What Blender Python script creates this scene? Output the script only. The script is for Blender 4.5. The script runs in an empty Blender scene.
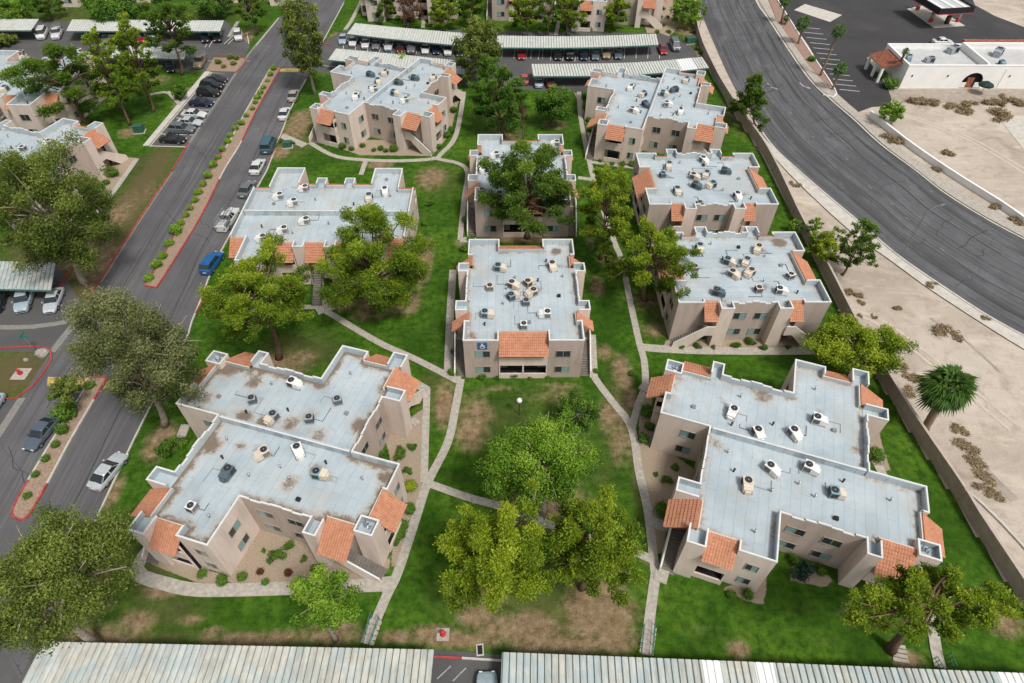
import bpy, bmesh, math, random
import numpy as np
from mathutils import Vector, Matrix

random.seed(7); RNG = np.random.default_rng(11)
SC = bpy.context.scene
COL = SC.collection

# ------------------------------------------------------------------ camera model (world: +Y away from the drone)
F, CH, TH, RO = 628.0, 59.0, math.radians(47.02), math.radians(0.462)
_c, _s = math.cos(RO), math.sin(RO)

def P(px, py, z=0.0):
    """a pixel of the photograph -> point of the world at height z"""
    qx, qy = px-512, py-341.5
    sx, sy = qx*_c+qy*_s, -qx*_s+qy*_c
    x, y = sx/F, -sy/F
    d = (x, math.cos(TH)+y*math.sin(TH), -math.sin(TH)+y*math.cos(TH))
    t = (z-CH)/d[2]
    return Vector((d[0]*t, d[1]*t, z))

def proj(v):
    z = v[2]-CH
    d = v[1]*math.cos(TH)-z*math.sin(TH); u = v[1]*math.sin(TH)+z*math.cos(TH)
    sx, sy = F*v[0]/d, -F*u/d
    return 512+sx*_c-sy*_s, 341.5+sx*_s+sy*_c, d

# ------------------------------------------------------------------ tagging
def tag(o, label=None, cat=None, group=None, kind=None):
    if label: o['label'] = label
    if cat: o['category'] = cat
    if group: o['group'] = group
    if kind: o['kind'] = kind
    return o

def empty(name, loc=(0, 0, 0), rz=0.0):
    o = bpy.data.objects.new(name, None); COL.objects.link(o)
    o.location = loc; o.rotation_euler = (0, 0, rz); o.empty_display_size = 0.5
    return o

CHILD = {}
def link(o, parent=None):
    COL.objects.link(o)
    if parent is not None:
        o.parent = parent
        CHILD.setdefault(parent.name, []).append(o)
    return o

def copy_tree(o, parent=None):
    c = o.copy(); link(c, parent)
    for ch in CHILD.get(o.name, []):
        copy_tree(ch, c)
    return c

ORD = ['first', 'second', 'third', 'fourth', 'fifth', 'sixth', 'seventh', 'eighth', 'ninth', 'tenth', 'eleventh', 'twelfth',
       'thirteenth', 'fourteenth', 'fifteenth', 'sixteenth', 'seventeenth', 'eighteenth', 'nineteenth', 'twentieth']

# ------------------------------------------------------------------ mesh builder
class MB:
    def __init__(s): s.v = []; s.f = []; s.m = []; s.uv = None
    def face(s, pts, m=0):
        n = len(s.v); s.v += [tuple(p) for p in pts]; s.f.append(tuple(range(n, n+len(pts)))); s.m.append(m)
    def box(s, x0, y0, z0, x1, y1, z1, m=0, mtop=None):
        a = [(x0,y0,z0),(x1,y0,z0),(x1,y1,z0),(x0,y1,z0),(x0,y0,z1),(x1,y0,z1),(x1,y1,z1),(x0,y1,z1)]
        n = len(s.v); s.v += a
        for k, q in enumerate(((0,3,2,1),(4,5,6,7),(0,1,5,4),(1,2,6,5),(2,3,7,6),(3,0,4,7))):
            s.f.append(tuple(n+i for i in q)); s.m.append(mtop if (k == 1 and mtop is not None) else m)
        return s
    def prism(s, poly, z0, z1, m=0, mtop=None):
        n = len(s.v); k = len(poly)
        s.v += [(p[0], p[1], z0) for p in poly]+[(p[0], p[1], z1) for p in poly]
        s.f.append(tuple(n+i for i in reversed(range(k)))); s.m.append(m)
        s.f.append(tuple(n+k+i for i in range(k))); s.m.append(m if mtop is None else mtop)
        for i in range(k):
            j = (i+1) % k
            s.f.append((n+i, n+j, n+k+j, n+k+i)); s.m.append(m)
        return s
    def tube(s, pts, rad, seg=6, m=0, cap=True):
        pts = [Vector(p) for p in pts]; rings = []
        for i, p in enumerate(pts):
            d = (pts[min(i+1, len(pts)-1)]-pts[max(i-1, 0)]).normalized()
            a = d.orthogonal().normalized(); b = d.cross(a)
            n = len(s.v); r = rad[i] if hasattr(rad, '__len__') else rad
            for k in range(seg):
                t = 2*math.pi*k/seg
                s.v.append(tuple(p+a*(r*math.cos(t))+b*(r*math.sin(t))))
            rings.append(n)
        for i in range(len(rings)-1):
            for k in range(seg):
                j = (k+1) % seg
                s.f.append((rings[i]+k, rings[i]+j, rings[i+1]+j, rings[i+1]+k)); s.m.append(m)
        if cap:
            s.f.append(tuple(rings[0]+k for k in reversed(range(seg)))); s.m.append(m)
            s.f.append(tuple(rings[-1]+k for k in range(seg))); s.m.append(m)
        return s
    def lathe(s, prof, c=(0, 0), seg=12, m=0):
        n0 = len(s.v)
        for r, z in prof:
            for k in range(seg):
                t = 2*math.pi*k/seg; s.v.append((c[0]+r*math.cos(t), c[1]+r*math.sin(t), z))
        for i in range(len(prof)-1):
            for k in range(seg):
                j = (k+1) % seg
                s.f.append((n0+i*seg+k, n0+i*seg+j, n0+(i+1)*seg+j, n0+(i+1)*seg+k)); s.m.append(m)
        s.f.append(tuple(n0+(len(prof)-1)*seg+k for k in range(seg))); s.m.append(m)
        return s
    def mesh(s, name, mats, smooth=False):
        me = bpy.data.meshes.new(name); me.from_pydata(s.v, [], s.f)
        for mt in (mats if isinstance(mats, (list, tuple)) else [mats]): me.materials.append(mt)
        me.polygons.foreach_set('material_index', s.m)
        if smooth: me.polygons.foreach_set('use_smooth', [True]*len(s.f))
        me.update(); return me
    def build(s, name, mats, parent=None, smooth=False):
        return link(bpy.data.objects.new(name, s.mesh(name, mats, smooth)), parent)

# ------------------------------------------------------------------ materials
def nd(nt, typ, **kw):
    n = nt.nodes.new(typ)
    for k, v in kw.items():
        if k.startswith('i_'):
            key = k[2:]
            n.inputs[int(key) if key.isdigit() else key].default_value = v
        else: setattr(n, k, v)
    return n

def mat_base(name, rough=0.85, spec=0.3):
    m = bpy.data.materials.new(name); m.use_nodes = True
    nt = m.node_tree; b = nt.nodes['Principled BSDF']
    b.inputs['Roughness'].default_value = rough
    b.inputs['Specular IOR Level'].default_value = spec
    return m, nt, b

def c4(c): return (c[0], c[1], c[2], 1.0)
def mul(c, k): return tuple(min(1, x*k) for x in c)

def noise(nt, vec, scale, detail=4, rough=.55, dist=0.0):
    n = nd(nt, 'ShaderNodeTexNoise', i_Scale=scale, i_Detail=detail, i_Roughness=rough, i_Distortion=dist)
    if vec is not None: nt.links.new(vec, n.inputs['Vector'])
    return n.outputs['Fac']

def ramp(nt, fac, stops):
    r = nd(nt, 'ShaderNodeValToRGB'); e = r.color_ramp.elements
    while len(e) < len(stops): e.new(0.5)
    for el, (p, c) in zip(e, stops):
        el.position = p; el.color = c4(c) if hasattr(c, '__len__') else (c, c, c, 1)
    nt.links.new(fac, r.inputs['Fac']); return r.outputs['Color']

def mixc(nt, fac, a, b, blend='MIX'):
    n = nd(nt, 'ShaderNodeMix', data_type='RGBA', blend_type=blend)
    for sock, v in ((n.inputs[0], fac), (n.inputs[6], a), (n.inputs[7], b)):
        if hasattr(v, 'is_linked'): nt.links.new(v, sock)
        elif hasattr(v, '__len__'): sock.default_value = c4(v)
        else: sock.default_value = v
    return n.outputs[2]

def math_n(nt, op, a, b=0.0):
    n = nd(nt, 'ShaderNodeMath', operation=op)
    for k, v in enumerate((a, b)):
        if hasattr(v, 'is_linked'): nt.links.new(v, n.inputs[k])
        else: n.inputs[k].default_value = v
    return n.outputs[0]

def bump(nt, b, h, strength=.3, dist=.05):
    n = nd(nt, 'ShaderNodeBump', i_Strength=strength, i_Distance=dist)
    nt.links.new(h, n.inputs['Height']); nt.links.new(n.outputs['Normal'], b.inputs['Normal'])

def wpos(nt): return nd(nt, 'ShaderNodeNewGeometry').outputs['Position']
def vmap(nt, vec, scale=(1, 1, 1), rot=(0, 0, 0)):
    n = nd(nt, 'ShaderNodeMapping'); n.inputs['Scale'].default_value = scale; n.inputs['Rotation'].default_value = rot
    nt.links.new(vec, n.inputs['Vector']); return n.outputs[0]

def plain(name, col, rough=.8, var=.15, scale=1.5, spec=.3, metal=0.0, bmp=0.0):
    m, nt, b = mat_base(name, rough, spec)
    p = wpos(nt); f = noise(nt, p, scale, 5, .6)
    nt.links.new(ramp(nt, f, [(.3, mul(col, 1-var)), (.7, mul(col, 1+var))]), b.inputs['Base Color'])
    b.inputs['Metallic'].default_value = metal
    if bmp: bump(nt, b, noise(nt, p, 12, 3), bmp, .03)
    return m

def stucco(name, col):
    m, nt, b = mat_base(name, .92, .15)
    p = wpos(nt)
    f = noise(nt, vmap(nt, p, (1, 1, .22)), .9, 6, .62)
    c = ramp(nt, f, [(.28, mul(col, .80)), (.5, col), (.75, mul(col, 1.10))])
    f2 = noise(nt, p, 3.0, 6, .7)
    c = mixc(nt, ramp(nt, f2, [(.56, 0.0), (.72, .35)]), c, mul(col, .72))
    # grime that creeps up from the soil line
    sep = nd(nt, 'ShaderNodeSeparateXYZ'); nt.links.new(p, sep.inputs[0])
    lo = math_n(nt, 'SUBTRACT', .55, math_n(nt, 'ADD', sep.outputs[2], math_n(nt, 'MULTIPLY', f2, .6)))
    c = mixc(nt, math_n(nt, 'MAXIMUM', math_n(nt, 'MULTIPLY', lo, .8), 0.0), c, mul(col, .6))
    nt.links.new(c, b.inputs['Base Color'])
    bump(nt, b, noise(nt, p, 18, 4), .25, .02)
    return m

def roof_mat():
    m, nt, b = mat_base('roof_membrane', .8, .25)
    tc = nd(nt, 'ShaderNodeTexCoord').outputs['Object']
    p = wpos(nt)
    n_big, n_mid, n_fine = noise(nt, p, .22, 6, .6, .4), noise(nt, p, 1.1, 7, .7, .6), noise(nt, p, 5.5, 4, .65)
    base = ramp(nt, n_big, [(.3, (.335, .39, .42)), (.5, (.415, .475, .505)), (.72, (.495, .545, .565))])
    base = mixc(nt, ramp(nt, noise(nt, p, 2.2, 6, .7), [(.45, 0.0), (.75, .55)]), base, (.37, .405, .42))
    br = nd(nt, 'ShaderNodeTexBrick', offset=.37); br.inputs['Scale'].default_value = 1.0
    br.inputs['Brick Width'].default_value = 6.5; br.inputs['Row Height'].default_value = .95
    br.inputs['Mortar Size'].default_value = .028; br.inputs['Mortar Smooth'].default_value = .4
    br.inputs['Color1'].default_value = (1, 1, 1, 1); br.inputs['Color2'].default_value = (.93, .945, .955, 1); br.inputs['Mortar'].default_value = (.72, .75, .78, 1)
    w = nd(nt, 'ShaderNodeVectorMath', operation='ADD'); nt.links.new(tc, w.inputs[0])
    nz = nd(nt, 'ShaderNodeTexNoise', i_Scale=.5); nt.links.new(p, nz.inputs['Vector'])
    sc_ = nd(nt, 'ShaderNodeVectorMath', operation='SCALE'); nt.links.new(nz.outputs['Color'], sc_.inputs[0]); sc_.inputs['Scale'].default_value = .35
    nt.links.new(sc_.outputs[0], w.inputs[1]); nt.links.new(vmap(nt, w.outputs[0], (1, 1, 1), (0, 0, math.pi/2)), br.inputs['Vector'])
    base = mixc(nt, 1.0, base, br.outputs['Color'], 'MULTIPLY')
    def attr(nm): return nd(nt, 'ShaderNodeAttribute', attribute_name=nm).outputs['Fac']
    # tan dust in broad drifts, brown silt washed into corners, soot under the machines
    base = mixc(nt, ramp(nt, noise(nt, p, .16, 5, .65, .8), [(.50, 0.0), (.74, .5)]), base, (.42, .365, .29))
    wob = math_n(nt, 'SUBTRACT', math_n(nt, 'ADD', math_n(nt, 'MULTIPLY', n_mid, 1.3), math_n(nt, 'MULTIPLY', n_fine, .5)), .9)
    e = math_n(nt, 'ADD', attr('silt'), wob)
    base = mixc(nt, ramp(nt, e, [(.28, 0.0), (.62, .55)]), base, (.40, .32, .235))
    base = mixc(nt, ramp(nt, e, [(.52, 0.0), (.80, .85)]), base, mixc(nt, n_fine, (.07, .05, .038), (.22, .155, .105)))
    so_ = math_n(nt, 'ADD', attr('soot'), math_n(nt, 'MULTIPLY', wob, 1.1))
    base = mixc(nt, ramp(nt, so_, [(.35, 0.0), (.95, .75)]), base, (.15, .125, .105))
    base = mixc(nt, ramp(nt, n_fine, [(.69, 0.0), (.73, .7)]), base, (.10, .09, .085))
    nt.links.new(base, b.inputs['Base Color'])
    bump(nt, b, br.outputs['Fac'], -.2, .01)
    return m

def silt_mat():
    m, nt, b = mat_base('roof_silt', .95, .1)
    p = wpos(nt)
    nt.links.new(ramp(nt, noise(nt, p, 1.6, 6, .7), [(.3, (.13, .095, .07)), (.55, (.24, .18, .13)), (.75, (.36, .31, .26))]), b.inputs['Base Color'])
    return m

def tile_mat():
    m, nt, b = mat_base('terracotta_tile', .85, .2)
    p = wpos(nt)
    c = ramp(nt, noise(nt, p, 2.6, 5, .7), [(.26, (.27, .12, .075)), (.42, (.44, .20, .118)), (.58, (.50, .235, .14)), (.76, (.60, .32, .205))])
    f = ramp(nt, noise(nt, p, .5, 4), [(.4, 0.0), (.75, .4)])
    c = mixc(nt, f, c, (.33, .14, .075))
    nt.links.new(c, b.inputs['Base Color']); return m

def asphalt(name, col, streak=True, k=1.0):
    m, nt, b = mat_base(name, .88, .25)
    p = wpos(nt)
    c = ramp(nt, noise(nt, p, .12, 6, .6, .5), [(.3, mul(col, .78)), (.55, col), (.75, mul(col, 1.3))])
    if streak:
        uv = nd(nt, 'ShaderNodeTexCoord').outputs['UV']
        f = noise(nt, vmap(nt, uv, (.75, .012, 1)), 1.0, 4, .6)
        c = mixc(nt, ramp(nt, f, [(.38, .8*k), (.50, 0.0)]), c, mul(col, .48))
        f = noise(nt, vmap(nt, uv, (1.9, .03, 1)), 1.3, 5, .65)
        c = mixc(nt, ramp(nt, f, [(.36, .7*k), (.50, 0.0)]), c, mul(col, .42))
        f = noise(nt, vmap(nt, uv, (1.2, .02, 1)), 1.7, 5, .6)
        c = mixc(nt, ramp(nt, f, [(.53, 0.0), (.72, .75*k)]), c, mul(col, 1.75))
        if k > .7:
            f = noise(nt, vmap(nt, uv, (.42, .006, 1)), 1.0, 3, .55)
            c = mixc(nt, ramp(nt, f, [(.40, .75), (.47, 0.0)]), c, mul(col, .50))
            c = mixc(nt, ramp(nt, noise(nt, vmap(nt, uv, (.3, .10, 1)), 1.0, 6, .7), [(.52, 0.0), (.62, .5)]), c, mul(col, 1.45))
            c = mixc(nt, ramp(nt, noise(nt, vmap(nt, uv, (3.2, .5, 1)), 1.0, 5, .75), [(.36, .6), (.46, 0.0)]), c, mul(col, .45))
        # straight-ish sealed cracks across and along the lanes
        wv = nd(nt, 'ShaderNodeVectorMath', operation='ADD'); nt.links.new(uv, wv.inputs[0])
        nz = nd(nt, 'ShaderNodeTexNoise', i_Scale=.35, i_Detail=5); nt.links.new(p, nz.inputs['Vector'])
        sc_ = nd(nt, 'ShaderNodeVectorMath', operation='SCALE'); nt.links.new(nz.outputs['Color'], sc_.inputs[0]); sc_.inputs['Scale'].default_value = 2.2
        nt.links.new(sc_.outputs[0], wv.inputs[1])
        bk = nd(nt, 'ShaderNodeTexBrick', offset=.43); bk.inputs['Scale'].default_value = 1; bk.inputs['Brick Width'].default_value = 5.2; bk.inputs['Row Height'].default_value = 11.0
        bk.inputs['Mortar Size'].default_value = .05; bk.inputs['Mortar Smooth'].default_value = .6; nt.links.new(wv.outputs[0], bk.inputs['Vector'])
        msk = math_n(nt, 'MULTIPLY', bk.outputs['Fac'], ramp(nt, noise(nt, p, .12, 3), [(.42, 0.0), (.6, .8)]))
        c = mixc(nt, msk, c, mul(col, .4))
    f = noise(nt, p, 9, 3, .7)
    c = mixc(nt, ramp(nt, f, [(.35, .25), (.65, 0.0)]), c, mul(col, .6))
    nt.links.new(c, b.inputs['Base Color']); bump(nt, b, noise(nt, p, 25, 3), .2, .01)
    return m

def lawn_mat():
    m, nt, b = mat_base('lawn_grass', .95, .08)
    p = wpos(nt)
    n1 = noise(nt, p, .13, 5, .6, .6); n2 = noise(nt, p, 1.1, 6, .7); n3 = noise(nt, p, 7, 4, .75)
    g = ramp(nt, n1, [(.32, (.029, .076, .006)), (.5, (.055, .130, .010)), (.68, (.098, .185, .016))])
    g = mixc(nt, ramp(nt, n2, [(.38, .8), (.60, 0.0)]), g, (.012, .042, .004))
    g = mixc(nt, ramp(nt, noise(nt, p, .35, 6, .7, 1.0), [(.54, 0.0), (.76, .45)]), g, (.10, .125, .025))
    g = mixc(nt, ramp(nt, n3, [(.45, 0.0), (.8, .45)]), g, (.075, .15, .015))
    def attr(nm): return nd(nt, 'ShaderNodeAttribute', attribute_name=nm).outputs['Fac']
    wob = math_n(nt, 'MULTIPLY', math_n(nt, 'SUBTRACT', math_n(nt, 'ADD', math_n(nt, 'MULTIPLY', n2, .65), math_n(nt, 'MULTIPLY', n3, .35)), .5), 2.0)
    wob = math_n(nt, 'ADD', wob, math_n(nt, 'MULTIPLY', math_n(nt, 'SUBTRACT', noise(nt, p, .28, 6, .7, .8), .5), 1.7))
    dry = math_n(nt, 'MULTIPLY', attr('dry'), math_n(nt, 'ADD', 1.0, math_n(nt, 'MULTIPLY', wob, 1.1)))
    g = mixc(nt, ramp(nt, dry, [(.12, 0.0), (.95, .92)]), g, mixc(nt, n3, (.075, .062, .026), (.15, .115, .06)))
    dirt = math_n(nt, 'MULTIPLY', attr('dirt'), math_n(nt, 'ADD', 1.0, math_n(nt, 'MULTIPLY', wob, 1.25)))
    dcol = ramp(nt, math_n(nt, 'ADD', math_n(nt, 'MULTIPLY', n2, .6), math_n(nt, 'MULTIPLY', n3, .4)), [(.34, (.10, .064, .034)), (.5, (.225, .155, .088)), (.66, (.37, .28, .19))])
    g = mixc(nt, ramp(nt, dirt, [(.15, 0.0), (.72, .94)]), g, dcol)
    grav = math_n(nt, 'ADD', attr('gravel'), math_n(nt, 'MULTIPLY', wob, .25))
    gcol = ramp(nt, n3, [(.25, (.21, .16, .115)), (.5, (.33, .26, .19)), (.75, (.45, .37, .285))])
    g = mixc(nt, ramp(nt, grav, [(.45, 0.0), (.55, 1.0)]), g, gcol)
    nt.links.new(g, b.inputs['Base Color']); bump(nt, b, n3, .6, .08)
    return m

def desert_mat():
    m, nt, b = mat_base('desert_soil', .97, .08)
    p = wpos(nt)
    n1 = noise(nt, p, .05, 6, .62, .7); n2 = noise(nt, p, .45, 7, .7, .5); n3 = noise(nt, p, 5, 4, .75)
    c = ramp(nt, n1, [(.3, (.35, .295, .24)), (.5, (.45, .385, .32)), (.7, (.55, .485, .41))])
    c = mixc(nt, ramp(nt, n2, [(.50, 0.0), (.72, .65)]), c, (.28, .205, .145))
    c = mixc(nt, ramp(nt, noise(nt, vmap(nt, p, (.10, .35, 1), (0, 0, .5)), 1.0, 5, .65, .8), [(.52, 0.0), (.70, .6)]), c, (.62, .54, .45))
    c = mixc(nt, ramp(nt, noise(nt, p, .16, 6, .7, 1.0), [(.56, 0.0), (.70, .55)]), c, (.24, .19, .15))
    c = mixc(nt, ramp(nt, n3, [(.3, .35), (.5, 0.0)]), c, (.22, .165, .12))
    c = mixc(nt, ramp(nt, noise(nt, p, 1.9, 5, .75), [(.64, 0.0), (.72, .5)]), c, (.17, .13, .08))
    nt.links.new(c, b.inputs['Base Color']); bump(nt, b, n2, .4, .2)
    return m

def leaf_mat(name, dark, mid, light):
    m = bpy.data.materials.new(name); m.use_nodes = True; nt = m.node_tree
    b = nt.nodes['Principled BSDF']; b.inputs['Roughness'].default_value = .6; b.inputs['Specular IOR Level'].default_value = .25
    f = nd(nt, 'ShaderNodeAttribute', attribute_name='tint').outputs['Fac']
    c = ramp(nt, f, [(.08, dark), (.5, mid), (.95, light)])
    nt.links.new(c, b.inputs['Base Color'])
    tr = nd(nt, 'ShaderNodeBsdfTranslucent'); nt.links.new(c, tr.inputs['Color'])
    mx = nd(nt, 'ShaderNodeMixShader'); mx.inputs[0].default_value = .46
    nt.links.new(b.outputs[0], mx.inputs[1]); nt.links.new(tr.outputs[0], mx.inputs[2])
    nt.links.new(mx.outputs[0], nt.nodes['Material Output'].inputs['Surface'])
    return m

def carport_mat(name, tint=.5, lum=1.0):
    m, nt, b = mat_base(name, .7, .3)
    p = wpos(nt)
    c = ramp(nt, noise(nt, p, .9, 6, .65), [(.3, (.36, .33, .26)), (.55, (.50, .48, .41)), (.75, (.60, .58, .52))])
    c = mixc(nt, ramp(nt, noise(nt, p, .33, 6, .68, 1.0), [(.57-.15*tint, 0.0), (.70-.1*tint, .75)]), c, (.27, .38, .42))
    st_ = noise(nt, vmap(nt, p, (2.3, .28, 1)), 1.0, 5, .7)
    c = mixc(nt, ramp(nt, st_, [(.36, .65), (.5, 0.0)]), c, (.22, .20, .165))
    c = mixc(nt, ramp(nt, st_, [(.55, 0.0), (.7, .55)]), c, (.66, .64, .58))
    c = mixc(nt, ramp(nt, noise(nt, p, 2.6, 6, .72), [(.60, 0.0), (.73, .7/lum**3)]), c, (.25, .18, .11))
    if lum > 1: c = mixc(nt, min(.55, (lum-1)*2.2), c, (.56, .60, .57))
    nt.links.new(c, b.inputs['Base Color']); return m

M = dict(
    roof=roof_mat(), silt=silt_mat(), tile=tile_mat(), coping=plain('coping_white', (.66, .65, .625), .7, .08),
    cream=stucco('stucco_cream', (.63, .525, .455)), tan=stucco('stucco_tan', (.40, .305, .245)), taupe=stucco('stucco_taupe', (.43, .35, .30)),
    pale=stucco('stucco_pale', (.66, .55, .47)),
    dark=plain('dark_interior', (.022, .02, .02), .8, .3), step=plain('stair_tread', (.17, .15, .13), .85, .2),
    frame=plain('window_frame', (.30, .27, .23), .5, .05), glass_d=plain('glass_dark', (.03, .04, .045), .12, .2, spec=.6),
    glass_l=plain('glass_curtained', (.20, .33, .32), .2, .12, spec=.6), steel=plain('galvanised_steel', (.35, .36, .37), .45, .1, metal=.6),
    asphalt=asphalt('asphalt_old', (.118, .115, .118), True, .5), asphalt_r=asphalt('asphalt_boulevard', (.112, .111, .116), True, .8), asphalt_l=asphalt('asphalt_lot', (.10, .098, .098), False),
    asphalt_n=asphalt('asphalt_new', (.056, .054, .056), False),
    lawn=lawn_mat(), desert=desert_mat(), concrete=plain('concrete', (.385, .35, .30), .9, .24, 2.6, bmp=.25), concrete_l=plain('concrete_light', (.50, .465, .41), .9, .15, 1.0),
    red=plain('kerb_red', (.36, .055, .05), .8, .35, 2.0), yellow=plain('paint_yellow', (.44, .32, .10), .85, .4, 1.2), white=plain('paint_white', (.72, .72, .70), .8, .12, 3),
    block=plain('block_wall', (.37, .295, .25), .92, .14, 1.3, bmp=.2), blockcap=plain('block_cap', (.44, .37, .32), .9, .1),
    white_wall=plain('white_render', (.80, .79, .76), .85, .05, .6), grey_roof=plain('grey_roof', (.47, .475, .465), .85, .1, .5),
    clay=plain('clay_tile', (.27, .10, .06), .85, .55, 2.2), bark=plain('bark_brown', (.14, .085, .055), .95, .4, 4), bark_g=plain('bark_grey', (.30, .25, .20), .95, .35, 4),
    bark_p=plain('palm_bark', (.21, .15, .105), .95, .3, 5),
    green_box=plain('utility_green', (.035, .10, .07), .6, .15), red_paint=plain('hydrant_red', (.50, .04, .04), .5, .1), rock=plain('boulder', (.33, .30, .26), .95, .3, 3, bmp=.5),
    car_port=carport_mat('carport_steel', .8, 1.12), car_port2=carport_mat('carport_steel_blue', 1.3, 1.1), car_port3=carport_mat('carport_steel_pale', .2, 1.35), fascia=plain('carport_fascia', (.06, .17, .15), .6, .2),
    sheet_white=plain('sheet_white', (.74, .75, .74), .6, .05), post=plain('carport_post', (.16, .20, .18), .6, .15),
    tyre=plain('tyre_rubber', (.02, .02, .02), .9, .1), rim=plain('wheel_rim', (.35, .36, .37), .35, .1, metal=.7), car_glass=plain('car_glass', (.02, .026, .03), .08, .1, spec=.7),
    lamp=plain('headlamp_lens', (.75, .77, .78), .15, .05), tail=plain('tail_lamp', (.30, .012, .012), .3, .1), black=plain('black_plastic', (.018, .018, .02), .5, .2),
    ac_dark=plain('fan_dark', (.035, .037, .04), .6, .2), amber=plain('amber_globe', (.9, .36, .02), .4, .1), sign_blue=plain('sign_blue', (.02, .12, .32), .5, .08),
    sign_green=plain('sign_green', (.02, .22, .14), .5, .08), groove=plain('sheet_groove', (.13, .125, .11), .8, .3, 2), umbrella=plain('umbrella_cloth', (.012, .035, .032), .8, .2), maroon=plain('maroon_awning', (.09, .016, .022), .7, .2),
)
LEAF = dict(
    pine=leaf_mat('pine_needles', (0.0551, 0.1041, 0.0094), (0.1969, 0.2966, 0.0212), (0.4255, 0.513, 0.0413)),
    pine_d=leaf_mat('pine_needles_dark', (0.0338, 0.0773, 0.0142), (0.1181, 0.2148, 0.0236), (0.2446, 0.3522, 0.0413)),
    euc=leaf_mat('eucalyptus_leaves', (0.0605, 0.0775, 0.022), (0.1815, 0.2109, 0.07), (0.363, 0.3819, 0.17)),
    olive=leaf_mat('olive_green_leaves', (0.0511, 0.0859, 0.0149), (0.1672, 0.2236, 0.0372), (0.3343, 0.3955, 0.0867)),
    bright=leaf_mat('bright_leaves', (0.0549, 0.131, 0.0118), (0.1883, 0.3544, 0.0283), (0.3923, 0.5548, 0.0649)),
    deep=leaf_mat('deep_green_leaves', (0.03, 0.075, 0.0125), (0.0975, 0.2175, 0.025), (0.225, 0.36, 0.05)),
    lime=leaf_mat('lime_leaves', (0.0713, 0.1263, 0.0094), (0.2636, 0.3713, 0.0236), (0.5129, 0.5792, 0.0472)),
    palm=leaf_mat('palm_leaves', (.030, .070, .012), (.095, .20, .032), (.22, .33, .075)),
    brown=leaf_mat('dry_brush', (.16, .115, .06), (.33, .25, .14), (.46, .36, .22)),
    redd=leaf_mat('reddish_leaves', (.05, .018, .014), (.13, .045, .030), (.20, .10, .05)),
    blueg=leaf_mat('bluegreen_leaves', (.012, .040, .024), (.035, .095, .058), (.085, .150, .10)),
    rust=leaf_mat('rusty_leaves', (.06, .025, .012), (.17, .085, .045), (.26, .15, .09)),
)

# ------------------------------------------------------------------ world and light
w = bpy.data.worlds.new('World'); SC.world = w; w.use_nodes = True
nt = w.node_tree
sky = nt.nodes.new('ShaderNodeTexSky'); sky.sky_type = 'NISHITA'; sky.sun_disc = False
SUN_EL, SUN_AZ = math.radians(58), math.radians(140)      # azimuth clockwise from +Y
sky.sun_elevation = SUN_EL; sky.sun_rotation = SUN_AZ; sky.air_density = 1.0; sky.dust_density = 3.0; sky.ozone_density = 1.0
hs = nt.nodes.new('ShaderNodeHueSaturation'); hs.inputs['Saturation'].default_value = .22
nt.links.new(sky.outputs[0], hs.inputs['Color'])
bg = nt.nodes['Background']; bg.inputs['Strength'].default_value = .138
nt.links.new(hs.outputs[0], bg.inputs['Color'])
sd = bpy.data.lights.new('sun', 'SUN'); sd.energy = 2.75; sd.angle = math.radians(11); sd.color = (1.0, .965, .91)
so = bpy.data.objects.new('sun', sd); COL.objects.link(so)
sdir = Vector((math.sin(SUN_AZ)*math.cos(SUN_EL), math.cos(SUN_AZ)*math.cos(SUN_EL), math.sin(SUN_EL)))
so.rotation_euler = sdir.to_track_quat('Z', 'Y').to_euler(); so.location = (40, -40, 90)
SC.view_settings.view_transform = 'Standard'; SC.view_settings.look = 'None'; SC.view_settings.exposure = 0

cd = bpy.data.cameras.new('camera'); co = bpy.data.objects.new('camera', cd); COL.objects.link(co); SC.camera = co
cd.sensor_width = 36; cd.lens = F/1024*36; cd.clip_end = 3000; cd.clip_start = .5
r0 = Vector((1, 0, 0)); u0 = Vector((0, math.sin(TH), math.cos(TH)))
rr = r0*_c+u0*_s; uu = u0*_c-r0*_s; bb = rr.cross(uu)
co.matrix_world = Matrix(((rr.x, uu.x, bb.x, 0), (rr.y, uu.y, bb.y, 0), (rr.z, uu.z, bb.z, CH), (0, 0, 0, 1)))

# ------------------------------------------------------------------ 2-D helpers
def pts(pl, z=0.0): return [P(x, y, z) for x, y in pl]

def smooth_line(pl, n=None, step=2.0):
    """Catmull-Rom through the points, evenly resampled"""
    q = [Vector(p) for p in pl]; out = []
    for i in range(len(q)-1):
        a, b, c, d = q[max(i-1, 0)], q[i], q[i+1], q[min(i+2, len(q)-1)]
        for k in range(12):
            t = k/12
            out.append(.5*((2*b)+(c-a)*t+(2*a-5*b+4*c-d)*t*t+(3*b-a-3*c+d)*t**3))
    out.append(q[-1])
    L = [0]
    for i in range(1, len(out)): L.append(L[-1]+(out[i]-out[i-1]).length)
    n = n or max(2, int(L[-1]/step)+1); res = []; j = 0
    for k in range(n):
        s = L[-1]*k/(n-1)
        while j < len(L)-2 and L[j+1] < s: j += 1
        t = (s-L[j])/max(1e-9, L[j+1]-L[j]); res.append(out[j].lerp(out[j+1], min(1, max(0, t))))
    return res

def normals2(l):
    out = []
    for i in range(len(l)):
        d = l[min(i+1, len(l)-1)]-l[max(i-1, 0)]; d.z = 0; d.normalize(); out.append(Vector((-d.y, d.x, 0)))
    return out

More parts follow.
